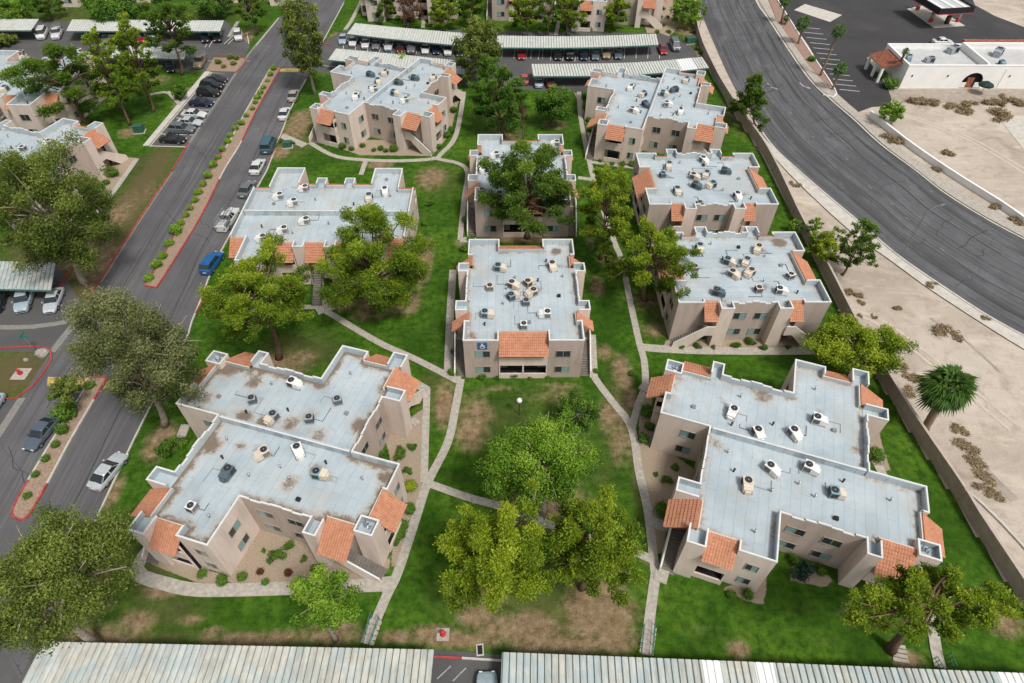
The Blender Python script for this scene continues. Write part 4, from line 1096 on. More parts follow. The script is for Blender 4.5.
AC = {'p': ac_package(), 'c': ac_cube()}; AC_USED = set()
AC_LIST = {
 'BR': ('the lower right stepped building', 2.627, (640, 340), [('p','white',243,190,60),('p','white',312,245,100),('p','white',408,245,110),('p','white',472,208,160),('p','white',348,338,130),('p','beige',283,380,80),('p','white',450,335,150),('p','teal',518,400,170)]),
 'BL': ('the lower left stepped building', 2.626, (120, 340), [('p','white',458,112,160),('c','grey',346,155,20),('p','grey',397,203,60),('c','grey',497,205,10),('c','grey',571,157,20),('p','beige',372,297,40),('p','white',468,290,120),('p','dark',280,348,70),('p','teal',525,350,170),('c','white',188,438,70)]),
 'C1': ('the middle building', 4.267, (430, 230), [('p','teal',300,158,170),('p','beige',523,153,100),('c','beige',255,242,5),('p','beige',358,232,150),('p','beige',425,220,220),('p','teal',355,278,210),('p','beige',432,265,30),('c','grey',410,305,5),('p','blue',245,355,175),('p','white',490,355,0),('c','white',400,405,90)]),
 'R2': ('the building with two diagonal stair walls', 4.88, (640, 220), [('p','blue',293,135,90),('p','beige',575,140,60),('c','beige',268,232,5),('p','teal',437,200,150),('p','blue',518,203,60),('p','beige',460,262,135),('p','beige',535,255,40),('c','white',735,270,20),('p','dark',385,350,160),('c','beige',580,335,5),('p','white',692,342,170)]),
 'R1': ('the third building up the right side', 3.255, (570, 40), [('p','blue',322,408,80),('c','teal',302,437,10),('p','white',437,390,120),('p','beige',407,443,150),('p','blue',443,437,60),('p','dark',413,472,140),('p','teal',460,470,30),('p','dark',508,425,170),('p','blue',350,490,95),('p','white',547,507,100),('c','grey',422,532,20)]),
 'TR': ('the stepped building by the alley carport', 3.255, (570, 40), [('p','white',197,155,60),('p','blue',237,175,40),('p','dark',247,208,120),('p','white',208,227,150),('p','blue',378,130,60),('p','dark',340,160,20),('p','teal',307,173,160),('p','white',320,207,170),('p','white',360,232,80)]),
 'TLC': ('the angled building beside the driveway', 5.255, (300, 40), [('p','dark',370,178,160),('p','beige',445,172,70),('p','teal',410,215,110),('p','white',387,257,20),('p','white',292,297,80),('p','dark',603,197,170),('p','beige',700,197,80),('p','dark',518,220,170),('p','teal',498,275,160),('p','white',548,315,30)]),
 'LM': ('the wide two-winged building', 4.018, (220, 140), [('p','white',335,193,10),('p','white',233,225,20),('p','white',290,250,30),('p','blue',598,230,90),('p','white',663,205,100),('p','white',338,323,15),('p','white',250,360,20),('p','white',165,393,10)]),
 'C2': ('the building behind the middle one', 4.88, (450, 120), [('p','white',512,112,0),('p','white',218,170,20),('p','dark',480,160,60),('p','white',155,235,100),('c','grey',155,345,0),('p','white',235,367,40),('p','white',330,232,0)]),
 'LE': ('the left edge roof with the jutting corner', 4.88, (0, 90), [('p','white',232,255,20),('c','white',110,283,0)]),
 'LE2': ('the far left building behind the pines', 3.414, (0, 30), [('p','beige',68,78,10),('p','beige',80,92,40),('p','teal',14,200,80),('p','white',265,72,70)]),
}
CNAME = dict(white='white', beige='beige', teal='teal', grey='grey', dark='dark blue-grey', blue='pale blue')
for key, (where, s_, o_, lst) in AC_LIST.items():
    rows = sorted(range(len(lst)), key=lambda i: lst[i][2])
    stain_roof(B[key], [P(o_[0]+l[2]/s_, o_[1]+l[3]/s_, RZ) for l in lst], dict(BL=1.6, TLC=1.1, LM=.9).get(key, 1.05), dict(BL=((2.0, .9, 1.6, .8), (4.6, 1.0, 1.5, .95), (7.2, 1.6, 1.3, .85), (10.5, .9, 1.6, .7), (-3.0, 2.0, 1.3, .8), (0.5, 5.5, 1.5, .8), (3.8, -2.2, 1.0, .7), (12.2, -2.5, 1.1, .75), (10.8, -4.6, 1.4, .7), (1.0, -3, 1.4, .9), (-3.5, 6.4, 2.2, .9), (14.3, 3.5, 1.6, .9), (8.5, 3, 1.6, .5), (5.5, 1.5, 1.2, .6), (19, -1.2, 1.2, .8)), BR=((5, 6.6, 1.8, .75), (14.3, 2.6, 1.0, .7), (1.2, -1.5, 1.0, .7)), R2=((12.6, 2.3, 1.4, 1.1),), C1=((11.7, 17, 1.1, 1.0), (1, 1.6, 1, .8), (13.3, 9, .8, .7))).get(key, ()))
    rank = {}
    for c_ in set(l[1] for l in lst):
        same = [i for i in rows if lst[i][1] == c_]
        for k, i in enumerate(same): rank[i] = (k, len(same))
    for i, (t, c_, px, py, rot) in enumerate(lst):
        a = AC[t]
        if t in AC_USED: a = copy_tree(a)
        AC_USED.add(t)
        q = P(o_[0]+px/s_, o_[1]+py/s_, RZ+.5)
        a.location = (q.x, q.y, RZ+.02); a.rotation_euler = (0, 0, math.radians(rot)); a.scale = (.87, .87, .84)
        k, n = rank[i]
        pos = 'only' if n == 1 else (ORD[k]+' '+'from left among')
        lab = ('only %s air conditioner on %s' % (CNAME[c_], where)) if n == 1 else '%s %s air conditioner from the left on %s' % (ORD[k], CNAME[c_], where)
        tag(a, lab, 'air conditioner', 'air conditioners on the flat roofs')
        for ch in CHILD[a.name]:
            nm = ch.name.split('.')[0]
            if nm == 'condenser_cabinet': paint(ch, [AC_COL[c_]])
            if nm == 'duct_box': paint(ch, [AC_COL['beige'] if c_ in ('teal', 'blue', 'beige', 'grey') else AC_COL['white'] if c_ == 'white' else AC_COL['dark']])

# ================================================================== CARPORTS
def carport(label, back, front, h=2.5, mat='car_port', posts=6, name='carport', whites=(), fas='fascia'):
    """ribbed steel roof between a back and a front line (world points at roof height), columns beneath"""
    n = 24
    b, f = smooth_line(back, n), smooth_line(front, n)
    root = empty(name, (b[n//2].x, b[n//2].y, 0)); off = Vector((b[n//2].x, b[n//2].y, 0))
    L = sum((b[i+1]-b[i]).length for i in range(n-1)); ribs = int(L/.58)
    prof = [(0, .02), (.06, -.05), (.16, -.05), (.22, .06), (.60, .075), (.94, .06)]
    mb = MB(); dark = []; row = []
    for k in range(ribs):
        for (t, z) in prof:
            s = (k+t)/ribs*(n-1); i = min(n-2, int(s)); u = s-i
            row.append((b[i].lerp(b[i+1], u)-off, f[i].lerp(f[i+1], u)-off, z, (k+t)/ribs)); dark.append(t == .06)
    row.append((b[-1]-off, f[-1]-off, 0, 1))
    for i in range(len(row)-1):
        (b0, f0, z0, s0), (b1, f1, z1, s1) = row[i], row[i+1]
        q = [b0+Vector((0, 0, z0+.06)), f0+Vector((0, 0, z0)), f1+Vector((0, 0, z1)), b1+Vector((0, 0, z1+.06))]
        m = 1 if any(a_ <= s0 < c_ for a_, c_ in whites) else 2 if i < len(dark) and dark[i] else 0
        mb.face(q, m)
    mb.build('roof_sheet', [M[mat], M['sheet_white'], M['groove']], root)
    for ln, nm in ((b, 0), (f, 1)):
        ribbon('fascia', [p-off for p in ln], .08, h-.22, h-.01, M[fas], kind=None, smooth=False, parent=root)
    for k in range(posts):
        s = (k+.5)/posts*(n-1); i = min(n-2, int(s)); u = s-i
        p = b[i].lerp(b[i+1], u)*.7+f[i].lerp(f[i+1], u)*.3-off; r_ = f[i].lerp(f[i+1], u)-off
        MB().box(p.x-.09, p.y-.09, -.05, p.x+.09, p.y+.09, h-.12).build('post', M['post'], root)
        MB().tube([(p.x, p.y, h-.2), (r_.x*.97+p.x*.03, r_.y*.97+p.y*.03, h-.14)], .07, 5).build('beam', M['post'], root)
    tag(root, label, 'carport', 'carports over the parking rows'); return root

H2 = 2.5
def pz(l): return pts(l, H2)
carport('curved carport along the north side of the alley, left half with sedans lined up beneath', pz([(355,23.5),(400,28),(457,33),(478,34.5)]), pz([(347,34),(395,39.5),(457,45.5),(478,46.8)]), posts=11, mat='car_port3')
carport('carport along the north side of the alley, right half ending beside the grey van', pz([(496,36),(560,36.8),(610,36),(656,34.2)]), pz([(495,47.6),(560,48),(610,47),(658.5,45)]), posts=11, mat='car_port3')
carport('pale carport behind the angled building by the driveway', pz([(336,49),(400,55),(467,62)]), pz([(328,60),(398,67),(467.5,75)]), posts=9, mat='car_port3')
carport('carport behind the stepped building with one blue-grey roof panel near its right end', pz([(531,64.5),(600,64),(650,62),(702,57.5)]), pz([(533,76.3),(605,76),(655,73.5),(709,68)]), posts=11, whites=((.84, .93),), mat='car_port3')
carport('short carport at the far left of the top parking lot', pz([(-30,19.5),(39,19.5)]), pz([(-36,30.5),(31,30.5)]), posts=5, mat='car_port3')
carport('long carport at the top left beside two white vehicles', pz([(72,20),(150,20.5),(224,21)]), pz([(66,31.2),(145,31.4),(220,31.4)]), posts=11, mat='car_port3')
carport('carport south of the top left parking lane, half hidden by pines', pz([(107,46),(150,47),(188,48)]), pz([(102,58),(145,58.5),(184,59.3)]), posts=6, mat='car_port3')
carport('small ribbed carport at the left edge beside the tall grey-green tree', pz([(-40,261),(56,263)]), pz([(-50,288),(51,290.5)]), posts=5, mat='car_port2')
b0, b1 = P(44, 642, H2), P(434, 650, H2); d = (b1-b0).normalized(); nn_ = Vector((d.y, -d.x, 0))*5.6
carport('long weathered carport at the bottom left of the picture', [b0, b1], [b0+nn_-d*.2, b1+nn_], posts=8)
b0, b1, b2 = P(502, 652.5, H2), P(770, 663, H2), P(1060, 675, H2); nn_ = Vector(((b2-b0).normalized().y, -(b2-b0).normalized().x, 0))*5.6
carport('long weathered carport at the bottom right with bright white replacement panels', [b0, b1, b2], [b0+nn_, b1+nn_, b2+nn_], posts=11, mat='car_port2', whites=((.36, .395), (.455, .485), (.885, .93)))

# ================================================================== VEHICLES
def car_parts(kind):
    """lofted body shells; +x is forward, metres"""
    spec = dict(sedan=dict(L=4.6, W=1.80, sh=.92, roof=1.42, g=(.95, .25, -1.0, -1.75), nose=.70, tail=.86),
                suv=dict(L=4.65, W=1.88, sh=1.05, roof=1.72, g=(1.05, .45, -1.75, -2.15), nose=.86, tail=1.0),
                van=dict(L=5.0, W=1.96, sh=1.15, roof=1.88, g=(1.65, .95, -2.1, -2.38), nose=.95, tail=1.1),
                pickup=dict(L=5.5, W=1.95, sh=1.10, roof=1.82, g=(1.05, .50, -.55, -.80), nose=.98, tail=1.08))[kind]
    L, W, sh, rf = spec['L']/2, spec['W']/2, spec['sh'], spec['roof']; g = spec['g']
    body, glass = MB(), MB()
    # lower shell: stations along the length with (x, half width, top)
    st = [(-L, W*.80, spec['tail']-.12), (-L+.10, W*.92, spec['tail']), (g[3], W, sh), (0, W, sh), (g[0], W*.985, sh-.02), (g[0]+.5, W*.97, sh*.5+spec['nose']*.5+.03), (L-.25, W*.90, spec['nose']), (L-.04, W*.76, spec['nose']-.14), (L, W*.70, .5)]
    rings = []
    for (x, w_, t) in st:
        rings.append([(x, -w_*.9, .24), (x, -w_, .5), (x, -w_*.99, t-.12), (x, -w_*.90, t), (x, 0, t+.035), (x, w_*.90, t), (x, w_*.99, t-.12), (x, w_, .5), (x, w_*.9, .24)])
    n = len(rings[0])
    for a, b in zip(rings, rings[1:]):
        for k in range(n-1): body.face([a[k], a[k+1], b[k+1], b[k]][::-1])
        body.face([a[n-1], a[0], b[0], b[n-1]][::-1])
    body.face(rings[0]); body.face(rings[-1][::-1])
    if kind == 'pickup':
        body.box(-L+.08, -W*.93, spec['tail'], g[3]-.05, -W*.84, sh+.12); body.box(-L+.08, W*.84, spec['tail'], g[3]-.05, W*.93, sh+.12); body.box(-L+.02, -W*.84, spec['tail'], -L+.1, W*.84, sh+.10)
    # cabin: glass lower band, painted roof and pillars
    wb, wt = W*.90, W*.72; zb = sh+.0
    base = [(g[0], -wb*.9), (g[0]-.25, -wb), (g[3]+.15, -wb), (g[3], -wb*.86), (g[3], wb*.86), (g[3]+.15, wb), (g[0]-.25, wb), (g[0], wb*.9)]
    top = [(g[1], -wt*.9), (g[1]-.2, -wt), (g[2]+.1, -wt), (g[2], -wt*.9), (g[2], wt*.9), (g[2]+.1, wt), (g[1]-.2, wt), (g[1], wt*.9)]
    zt = rf-.07
    for k in range(8):
        j = (k+1) % 8
        glass.face([(*base[k], zb), (*base[j], zb), (*top[j], zt), (*top[k], zt)][::-1])
    e = .035
    cr = [(x*1.0+(.03 if x > 0 else -.03), y*1.03, zt-.02) for x, y in top]; cu = [(x*.9+g[1]*.02, y*.9, rf) for x, y in top]
    for k in range(8):
        j = (k+1) % 8; body.face([cr[k], cr[j], cu[j], cu[k]][::-1])
    body.face(cu[::-1])
    for s in (-1, 1):
        for (bx_, tx) in ((g[0]-.12, g[1]-.1), ((g[0]+g[3])/2, (g[1]+g[2])/2), (g[3]+.08, g[2]+.05)):
            p = [(bx_-.06, s*wb*1.012, zb), (bx_+.06, s*wb*1.012, zb), (tx+.05, s*wt*1.02, zt), (tx-.05, s*wt*1.02, zt)]
            body.face(p if s < 0 else p[::-1])
        body.box(g[0]-.30, s*(W+.02)-(.0 if s > 0 else .16), sh-.02, g[0]-.12, s*(W+.02)+(.16 if s > 0 else .0), sh+.13)
    return spec, body, glass

def wheel(mb_t, mb_r, x, y, r=.33, w_=.22):
    s = 1 if y > 0 else -1
    mb_t.tube([(x, y-w_/2, r), (x, y+w_/2, r)], r, 14); mb_r.tube([(x, y+s*w_*.5, r), (x, y+s*(w_*.5+.015), r)], r*.62, 10)

def make_car(kind):
    spec, body, glass = car_parts(kind); L, W = spec['L']/2, spec['W']/2
    root = empty({'pickup': 'pickup_truck', 'van': 'parked_van'}.get(kind, 'parked_car'))
    bo = body.build('body', M['white'], root, smooth=False); glass.build('window_glass', M['car_glass'], root)
    for x in (L*.62, -L*.60):
        for y in (W-.13, -W+.13):
            t, r_ = MB(), MB(); wheel(t, r_, x, y, .36 if kind != 'sedan' else .32)
            to = t.build('wheel', M['tyre'], root); r_.build('rim', M['rim'], to)
    for s in (-1, 1):
        a, b = (W*.42, W*.72); y0, y1 = (a, b) if s > 0 else (-b, -a)
        MB().box(L-.16, y0, spec['nose']-.26, L+.012, y1, spec['nose']-.11).build('headlight', M['lamp'], root)
        a, b = (W*.52, W*.80); y0, y1 = (a, b) if s > 0 else (-b, -a)
        MB().box(-L-.012, y0, spec['tail']-.34, -L+.12, y1, spec['tail']-.14).build('tail_light', M['tail'], root)
    MB().box(L-.02, -W*.5, .36, L+.02, W*.5, .50).build('front_grille', M['black'], root)
    MB().box(-L-.02, -.26, .52, -L+.008, .26, .66).build('number_plate', M['white'], root)
    return root

def car_paint(name, c, metal=.25):
    m, nt, b = mat_base(name, .32, .5)
    p = wpos(nt); nt.links.new(ramp(nt, noise(nt, p, 3, 4, .6), [(.35, mul(c, .9)), (.65, mul(c, 1.06))]), b.inputs['Base Color'])
    b.inputs['Metallic'].default_value = metal; b.inputs['Coat Weight'].default_value = .35; b.inputs['Coat Roughness'].default_value = .1; return m
PAINT = {k: car_paint('paint_'+k, c) for k, c in dict(white=(.70, .70, .69), silver=(.52, .56, .58), grey=(.16, .17, .18), black=(.018, .019, .021), bluegrey=(.10, .13, .165), paleblue=(.38, .47, .52), blue=(.012, .12, .34),
         navy=(.014, .022, .055), teal=(.035, .13, .17), red=(.28, .018, .022), tan=(.30, .22, .12), champagne=(.40, .36, .30), maroon=(.10, .014, .018), pink=(.42, .10, .10)).items()}
PROTO = {}
def car(kind, col, px, py, dx, dy, label, cat='car', group=None, tow=False):
    o = PROTO.get(kind)
    if o is None: o = PROTO[kind] = make_car(kind)
    else: o = copy_tree(o)
    kids = CHILD.get(o.name, [])
    c = P(px, py, .7); d = P(px+dx, py+dy, .7)-c
    o.location = (c.x, c.y, .026); o.rotation_euler = (0, 0, math.atan2(d.y, d.x))
    for ch in kids:
        if ch.name.split('.')[0] == 'body': paint(ch, [PAINT[col]])
    tag(o, label, cat, group); return o
# --- on the two driveway lanes (nose direction given in the picture)
car('sedan', 'silver', 108, 470, 15, -18, 'silver sedan on the driveway lane next to the grass at the lower left')
car('sedan', 'bluegrey', 41, 432, -14, 17, 'blue-grey sedan on the left driveway lane beside the planted median')
car('suv', 'blue', 212, 262, 8, -11, 'bright blue car parked at the driveway edge by the tiled corner of the wide building')
tr = car('pickup', 'white', 228, 219, 9, -13, 'white work truck with a ladder rack parked along the driveway', 'truck')
rk = MB()
for y in (-.8, .8):
    rk.tube([(-2.5, y, 2.0), (1.0, y, 2.0)], .045, 6)
    for x in (-2.4, -.9): rk.tube([(x, y, 1.1), (x, y, 2.0)], .04, 5)
for x in (-2.4, -1.6, -.9, .4): rk.tube([(x, -.8, 2.0), (x, .8, 2.0)], .035, 5)
rk.build('ladder_rack', M['steel'], tr)
lad = MB()
for y in (-.35, .0): lad.tube([(-2.7, y, 2.08), (1.2, y, 2.08)], .04, 5)
for k in range(12): lad.tube([(-2.6+k*.33, -.35, 2.08), (-2.6+k*.33, .0, 2.08)], .02, 4)
tag(lad.build('ladder', M['rim'], None), 'metal ladder lying on the rack of the white work truck', 'ladder')
lo = bpy.data.objects['ladder']; lo.location = tr.location; lo.rotation_euler = tr.rotation_euler
MB().box(-2.55, -.95, .98, -1.0, -.68, 1.45).box(-2.55, .68, .98, -1.0, .95, 1.45).build('tool_box', M['rim'], tr)
car('sedan', 'grey', 247, 188, 8, -12, 'dark grey sedan parked along the driveway just above the white work truck')
car('sedan', 'white', 257.5, 165.5, 8, -14, 'white sedan parked between the teal van and the dark grey sedan on the driveway')
car('van', 'teal', 268.5, 144.5, 6, -13, 'teal minivan parked along the driveway below the angled building', 'van')
car('sedan', 'white', 284.5, 112.5, 6, -14, 'small white sedan parked along the driveway below the champagne one')
car('sedan', 'champagne', 293.5, 94.5, 5, -12, 'champagne sedan parked highest on the driveway lane beside the grass strip')
car('sedan', 'paleblue', -12, 409, -8, 12, 'pale blue car cut off by the left edge of the picture, below the red-kerbed island')
# --- the marked stalls left of the driveway
gS = 'cars in the marked stalls beside the driveway'
for i, (k, c, px, py, lb) in enumerate((('sedan','black',172.5,138.5,'black sedan in the nearest of the marked stalls beside the driveway'), ('suv','grey',181.5,128.5,'dark grey car in the stall second nearest the camera beside the driveway'),
        ('sedan','silver',189.5,121.5,'silver sedan in the marked stalls, nearer of the two pale cars'), ('sedan','white',194,113.5,'white sedan in the marked stalls, next to the navy blue car'), ('sedan','navy',201,102,'navy blue car in the marked stalls, beside the white sedan'),
        ('suv','black',208.5,92,'black sport utility vehicle in the marked stalls, just beyond the navy car'), ('suv','black',211.5,85,'black wagon in the second farthest marked stall beside the driveway'), ('sedan','black',215.5,79,'dark sedan in the farthest marked stall beside the shrub planter'))):
    car(k, c, px, py, 10, .6, lb, 'car', gS)
# --- top left lot
gT = 'cars at the top left parking lot'
car('suv', 'red', 142, 37.5, -2, 8, 'red car under the long top left carport', 'car', gT); car('sedan', 'silver', 153, 39.5, -2, 8, 'silver car under the top left carport beside the red one', 'car', gT)
car('suv', 'black', 206, 37, -2, 8, 'black car under the right end of the top left carport, left of its twin', 'car', gT); car('suv', 'black', 218, 36.5, -2, 8, 'black car in the last covered bay of the top left carport', 'car', gT)
car('sedan', 'grey', 106, 38, -2, 8, 'dark grey car under the top left carport beside the maroon one', 'car', gT); car('suv', 'maroon', 113, 38.5, -2, 8, 'maroon car under the top left carport, left of the pines', 'car', gT)
car('van', 'white', 42, 33.5, -5, 11, 'white van in the open between the two top left carports', 'van', gT); car('pickup', 'white', 57, 33, -5, 11, 'white pickup truck in the open beside the white van', 'truck', gT)
car('suv', 'white', 238, 35, 1, 9, 'white car in the open bay by the striped area at the top left', 'car', gT); car('pickup', 'tan', 200, 61.5, -5, 9, 'tan pickup truck beside the striped bay south of the top left lane', 'truck', gT)
car('sedan', 'black', 170, 66, 0, 9, 'dark car in the shade under the right end of the half hidden carport', 'car', gT)
# --- alley, north side
gA = 'cars lined up under the curved alley carport'
for i, (k, c, px, py) in enumerate((('sedan','paleblue',343,38.5),('sedan','white',353,40.5),('sedan','white',365.5,42.5),('sedan','grey',376,43.5),('suv','silver',388.5,45),('sedan','maroon',400.5,46.5),('pickup','grey',411.5,47),('sedan','white',425.5,47.8),('sedan','navy',436.5,48.3),('suv','white',448,49.5),('sedan','black',460,50.5))):
    lb = ['pale blue car parked in the open at the driveway end of the alley', 'white sedan first under the curved carport next to the pale blue car', 'white sedan between another white sedan and a grey one under the curved carport',
          'grey sedan next to the silver car under the curved carport', 'silver car between the grey and maroon sedans under the curved carport', 'maroon sedan under the curved carport, beside the dark pickup', 'dark grey pickup under the curved carport',
          'white sedan between the dark pickup and the navy sedan', 'navy sedan between two white cars under the curved carport', 'boxy white car under the curved carport near the leaning tall tree', 'black sedan half hidden by the tall tree at the alley'][i]
    car(k, c, px, py, -2+i*.15, 8, lb, 'car' if k != 'pickup' else 'truck', gA)
for (k, c, px, py, lb) in (('sedan','red',521.5,53.5,'red sedan alone under the right half of the alley carport'),('sedan','black',558,54,'black sedan leftmost of the group of six under the alley carport'),('suv','black',570,54,'dark car second from left of the six under the alley carport'),('sedan','navy',584,54,'navy sedan third from left of the six under the alley carport'),
        ('sedan','bluegrey',595.5,54,'blue-grey car fourth from left of the six under the alley carport'),('suv','tan',606.5,53,'tan car under the alley carport beside the blue-grey ones'),('sedan','bluegrey',618.5,53,'blue-grey sedan rightmost of the six under the alley carport')):
    car(k, c, px, py, 0, 9, lb, 'car', gA)
car('sedan', 'red', 663, 48.5, 3, 9, 'red sedan in the open beside the grey van at the alley end'); car('van', 'grey', 675, 45, 4, 9, 'grey van in the open at the end of the alley by the wall', 'van')
car('sedan', 'pink', 524.5, 78, 0, -9, 'faded red car in the open left of the southern alley carport'); car('sedan', 'paleblue', 539, 81, 0, -9, 'pale blue car under the left end of the southern alley carport'); car('sedan', 'red', 551, 81, 0, -9, 'dark red car under the southern alley carport')
car('sedan', 'black', 480, 82, 0, -9, 'black car at the right end of the pale carport behind the tall tree')
# --- left edge and bottom
car('sedan', 'black', -3, 300, -4, 12, 'black car under the ribbed carport, cut off by the left edge'); car('suv', 'paleblue', 24, 299, -4, 12, 'pale blue car under the ribbed carport at the left edge, middle of three'); car('sedan', 'silver', 53, 299.5, -5, 12, 'silver sedan under the right end of the ribbed carport at the left edge')
car('suv', 'paleblue', 487, 702, 0, -14, 'pale blue car peeping out between the two bottom carports')
car('sedan', 'white', 943, 41, 10, 0, 'white car parked behind the long white building')

# ================================================================== TREES AND PLANTS
def leaf_cloud(clumps, n, size, rng, aspect=1.0, outward=.5, droop=0.0, shell=.35, radial=0.0):
    """leaf blades spread through ellipsoid clumps: arrays of corners, faces, tints"""
    vol = np.array([(c[1]*c[2])**1.0 for c in [(0, c[1][0], c[1][2]) for c in clumps]]); vol /= vol.sum()
    which = rng.choice(len(clumps), n, p=vol)
    cen = np.array([c[0] for c in clumps])[which]; rad = np.array([c[1] for c in clumps])[which]; tint = np.array([c[2] for c in clumps])[which]
    d = rng.normal(size=(n, 3)); d /= np.linalg.norm(d, axis=1, keepdims=True)
    rr_ = rng.random(n)**shell
    rr_ = np.where(rng.random(n) < .22, rr_*(1.05+.6*rng.random(n)), rr_)
    p = cen+d*rad*rr_[:, None]; p[:, 2] -= droop*rng.random(n)*rad[:, 2]
    nrm = d*outward+rng.normal(size=(n, 3))*.55+np.array([0, 0, .25]); nrm /= np.linalg.norm(nrm, axis=1, keepdims=True)
    a = np.cross(nrm, rng.normal(size=(n, 3)))
    if radial: a = a/(np.linalg.norm(a, axis=1, keepdims=True)+1e-9)*(1-radial)+d*radial; nrm = np.cross(a, rng.normal(size=(n, 3))); nrm /= np.linalg.norm(nrm, axis=1, keepdims=True)+1e-9
    a /= np.linalg.norm(a, axis=1, keepdims=True)+1e-9
    b = np.cross(nrm, a); s = size*(.6+.8*rng.random(n))[:, None]
    a = a*s*.5*aspect; b = b*s*.5/aspect**.5
    v = np.stack([p-a, p-b*.8, p+a, p+b*.8], 1).reshape(-1, 3)
    f = np.arange(4*n).reshape(n, 4)
    t = np.clip(tint+rng.normal(size=n)*.11+.26*(d[:, 2])*rr_, 0, 1)  # clump tops lighter, undersides darker: light and shade put into the tint
    return v, f, np.repeat(t, 4)

TREES = []
def tree(name, style, base, cpx, wpx, hpx, label, leaf=None, zc=None, n=None, seed=None, bark=None, group=None, cat='tree', dens=1.0, bare=0, lsz=None, cone=False):
    """base: pixel of the trunk foot, cpx: pixel of the crown's middle, wpx x hpx: its size in the picture"""
    seed = seed or (int(base[0]*7+base[1]*13) % 9999); rng = np.random.default_rng(seed); rd = random.Random(seed)
    g = P(*base)
    if zc is None:
        best = min((abs(proj((g.x, g.y, z))[1]-cpx[1])+.15*abs(proj((g.x, g.y, z))[0]-cpx[0]), z) for z in np.arange(1.2, 20, .2)); zc = best[1]
    c = P(cpx[0], cpx[1], zc)
    dist_ = proj(c)[2]; k = dist_/F; al = math.atan2(CH-zc, math.hypot(c.x, c.y))
    R = wpx*k/2; Hh = hpx*k/2
    Ry = min(R, .86*Hh/math.sin(al))
    rz2 = (Hh*Hh-(Ry*math.sin(al))**2)/math.cos(al)**2
    rz = math.sqrt(max(rz2, (min(R, 1.4*Ry)*.42)**2)); rz = min(rz, zc*.85)
    root = empty(name, (g.x, g.y, 0)); c = c-Vector((g.x, g.y, 0))
    sty = dict(pine=dict(leaf='pine', ls=.15, asp=1.5, cl=(.085, .155), nc=150, bark='bark', shell=.45, per=.80, flat=.68), pined=dict(leaf='pine_d', ls=.15, asp=1.5, cl=(.09, .165), nc=125, bark='bark', shell=.45, per=.78, flat=.70),
               euc=dict(leaf='euc', ls=.15, asp=1.6, cl=(.12, .22), nc=80, bark='bark_g', shell=.6, per=.62, flat=1.0), olive=dict(leaf='olive', ls=.135, asp=1.4, cl=(.13, .22), nc=150, bark='bark_g', shell=.55, per=.8, flat=.85),
               leafy=dict(leaf='bright', ls=.15, asp=1.25, cl=(.13, .24), nc=70, bark='bark_g', shell=.5, per=.62, flat=.85), round=dict(leaf='deep', ls=.15, asp=1.2, cl=(.2, .32), nc=48, bark='bark', shell=.4, per=.9, flat=.9))[style]
    clumps = []; limbs = []; lobes = [rd.uniform(0, 6.28) for _ in range(3)]
    E_ = np.array([R, Ry, rz]); C_ = np.array([c.x, c.y, c.z]); rm = min(R, 1.4*Ry)*.6+min(R, rz)*.4
    kk = 1.45 if style == 'pined' else 1.15 if style == 'pine' else 1.0
    if style == 'round':
        for i in range(int(sty['nc']*dens)):
            d = np.array([rd.gauss(0, 1), rd.gauss(0, 1), rd.gauss(.25, 1)]); d /= np.linalg.norm(d); cr = rd.uniform(*sty['cl'])*rm
            pos = C_+d*E_*rd.uniform(.3, 1)**.5*.8
            if pos[2] > .7: clumps.append((pos, np.array([cr, cr, cr*.9]), rd.uniform(.25, .6)+.15*d[2]))  # upward-facing clumps tinted lighter, as painted skylight
    else:
        nl = int((24 if style in ('pine', 'pined') else 44 if style == 'olive' else 32)*dens*max(1, rz/R)**.6); per = max(3, round(sty['nc']/24))
        for i in range(nl):
            u = (i+.5)/nl; dz = 1-1.72*u+rd.uniform(-.1, .1); dz = max(-.85, min(.98, dz)); az = i*2.39996+rd.uniform(-.45, .45); h = math.sqrt(max(0, 1-dz*dz))
            d = np.array([math.cos(az)*h, math.sin(az)*h, dz])
            irr = 1+kk*(.13*math.sin(2*az+lobes[0])+.11*math.sin(3*az+lobes[1]+2*dz)+.10*math.sin(5*az+lobes[2]+4*dz))+rd.uniform(-.14, .14)*kk
            tip = C_+d*E_*irr*(.87 if style in ('pine', 'pined') else .82)
            if cone: f_ = (d[2]+1)/2; tip[:2] = C_[:2]+(tip[:2]-C_[:2])*(1.3-1.05*f_)
            root_ = C_+np.array([(tip[0]-C_[0])*.08, (tip[1]-C_[1])*.08, rz*(dz*.62-.32)])
            lt = rd.uniform(-.15, .15) if style != 'leafy' else rd.uniform(-.26, .22); L_ = np.linalg.norm(tip-root_); limbs.append((root_, tip))
            for k in range(per+rd.randint(-1, 1)):
                t = 1-(.62 if h > .35 else .4)*(k/(per))**1.15; cr = rd.uniform(*sty['cl'])*rm*(.72+.5*(1-abs(2*t-1.5)))
                lat = np.array([rd.gauss(0, 1), rd.gauss(0, 1), rd.gauss(.1, .6)])*.085*L_*(1.25-.4*t)
                pos = root_+(tip-root_)*t+lat+np.array([0, 0, .05*L_*math.sin(3.1*t)])
                if pos[2] < .6: continue
                clumps.append((pos, np.array([cr, cr, cr*sty['flat']]), rd.uniform(.30, .52)+lt+.17*(pos[2]-C_[2])/rz))  # tint also lightens with height in the crown: painted light
    ls = lsz or max(sty['ls'], .00235*dist_)
    n = n or int(sum(sty['per']*12.6*cl[1][0]**2 for cl in clumps)/(ls*ls*.62)); n = min(n, 64000)
    v, f, t = leaf_cloud(clumps, n, ls, rng, sty['asp'], .6, .3 if style == 'euc' else 0, sty['shell'], .62 if style in ('pine', 'pined') else 0)
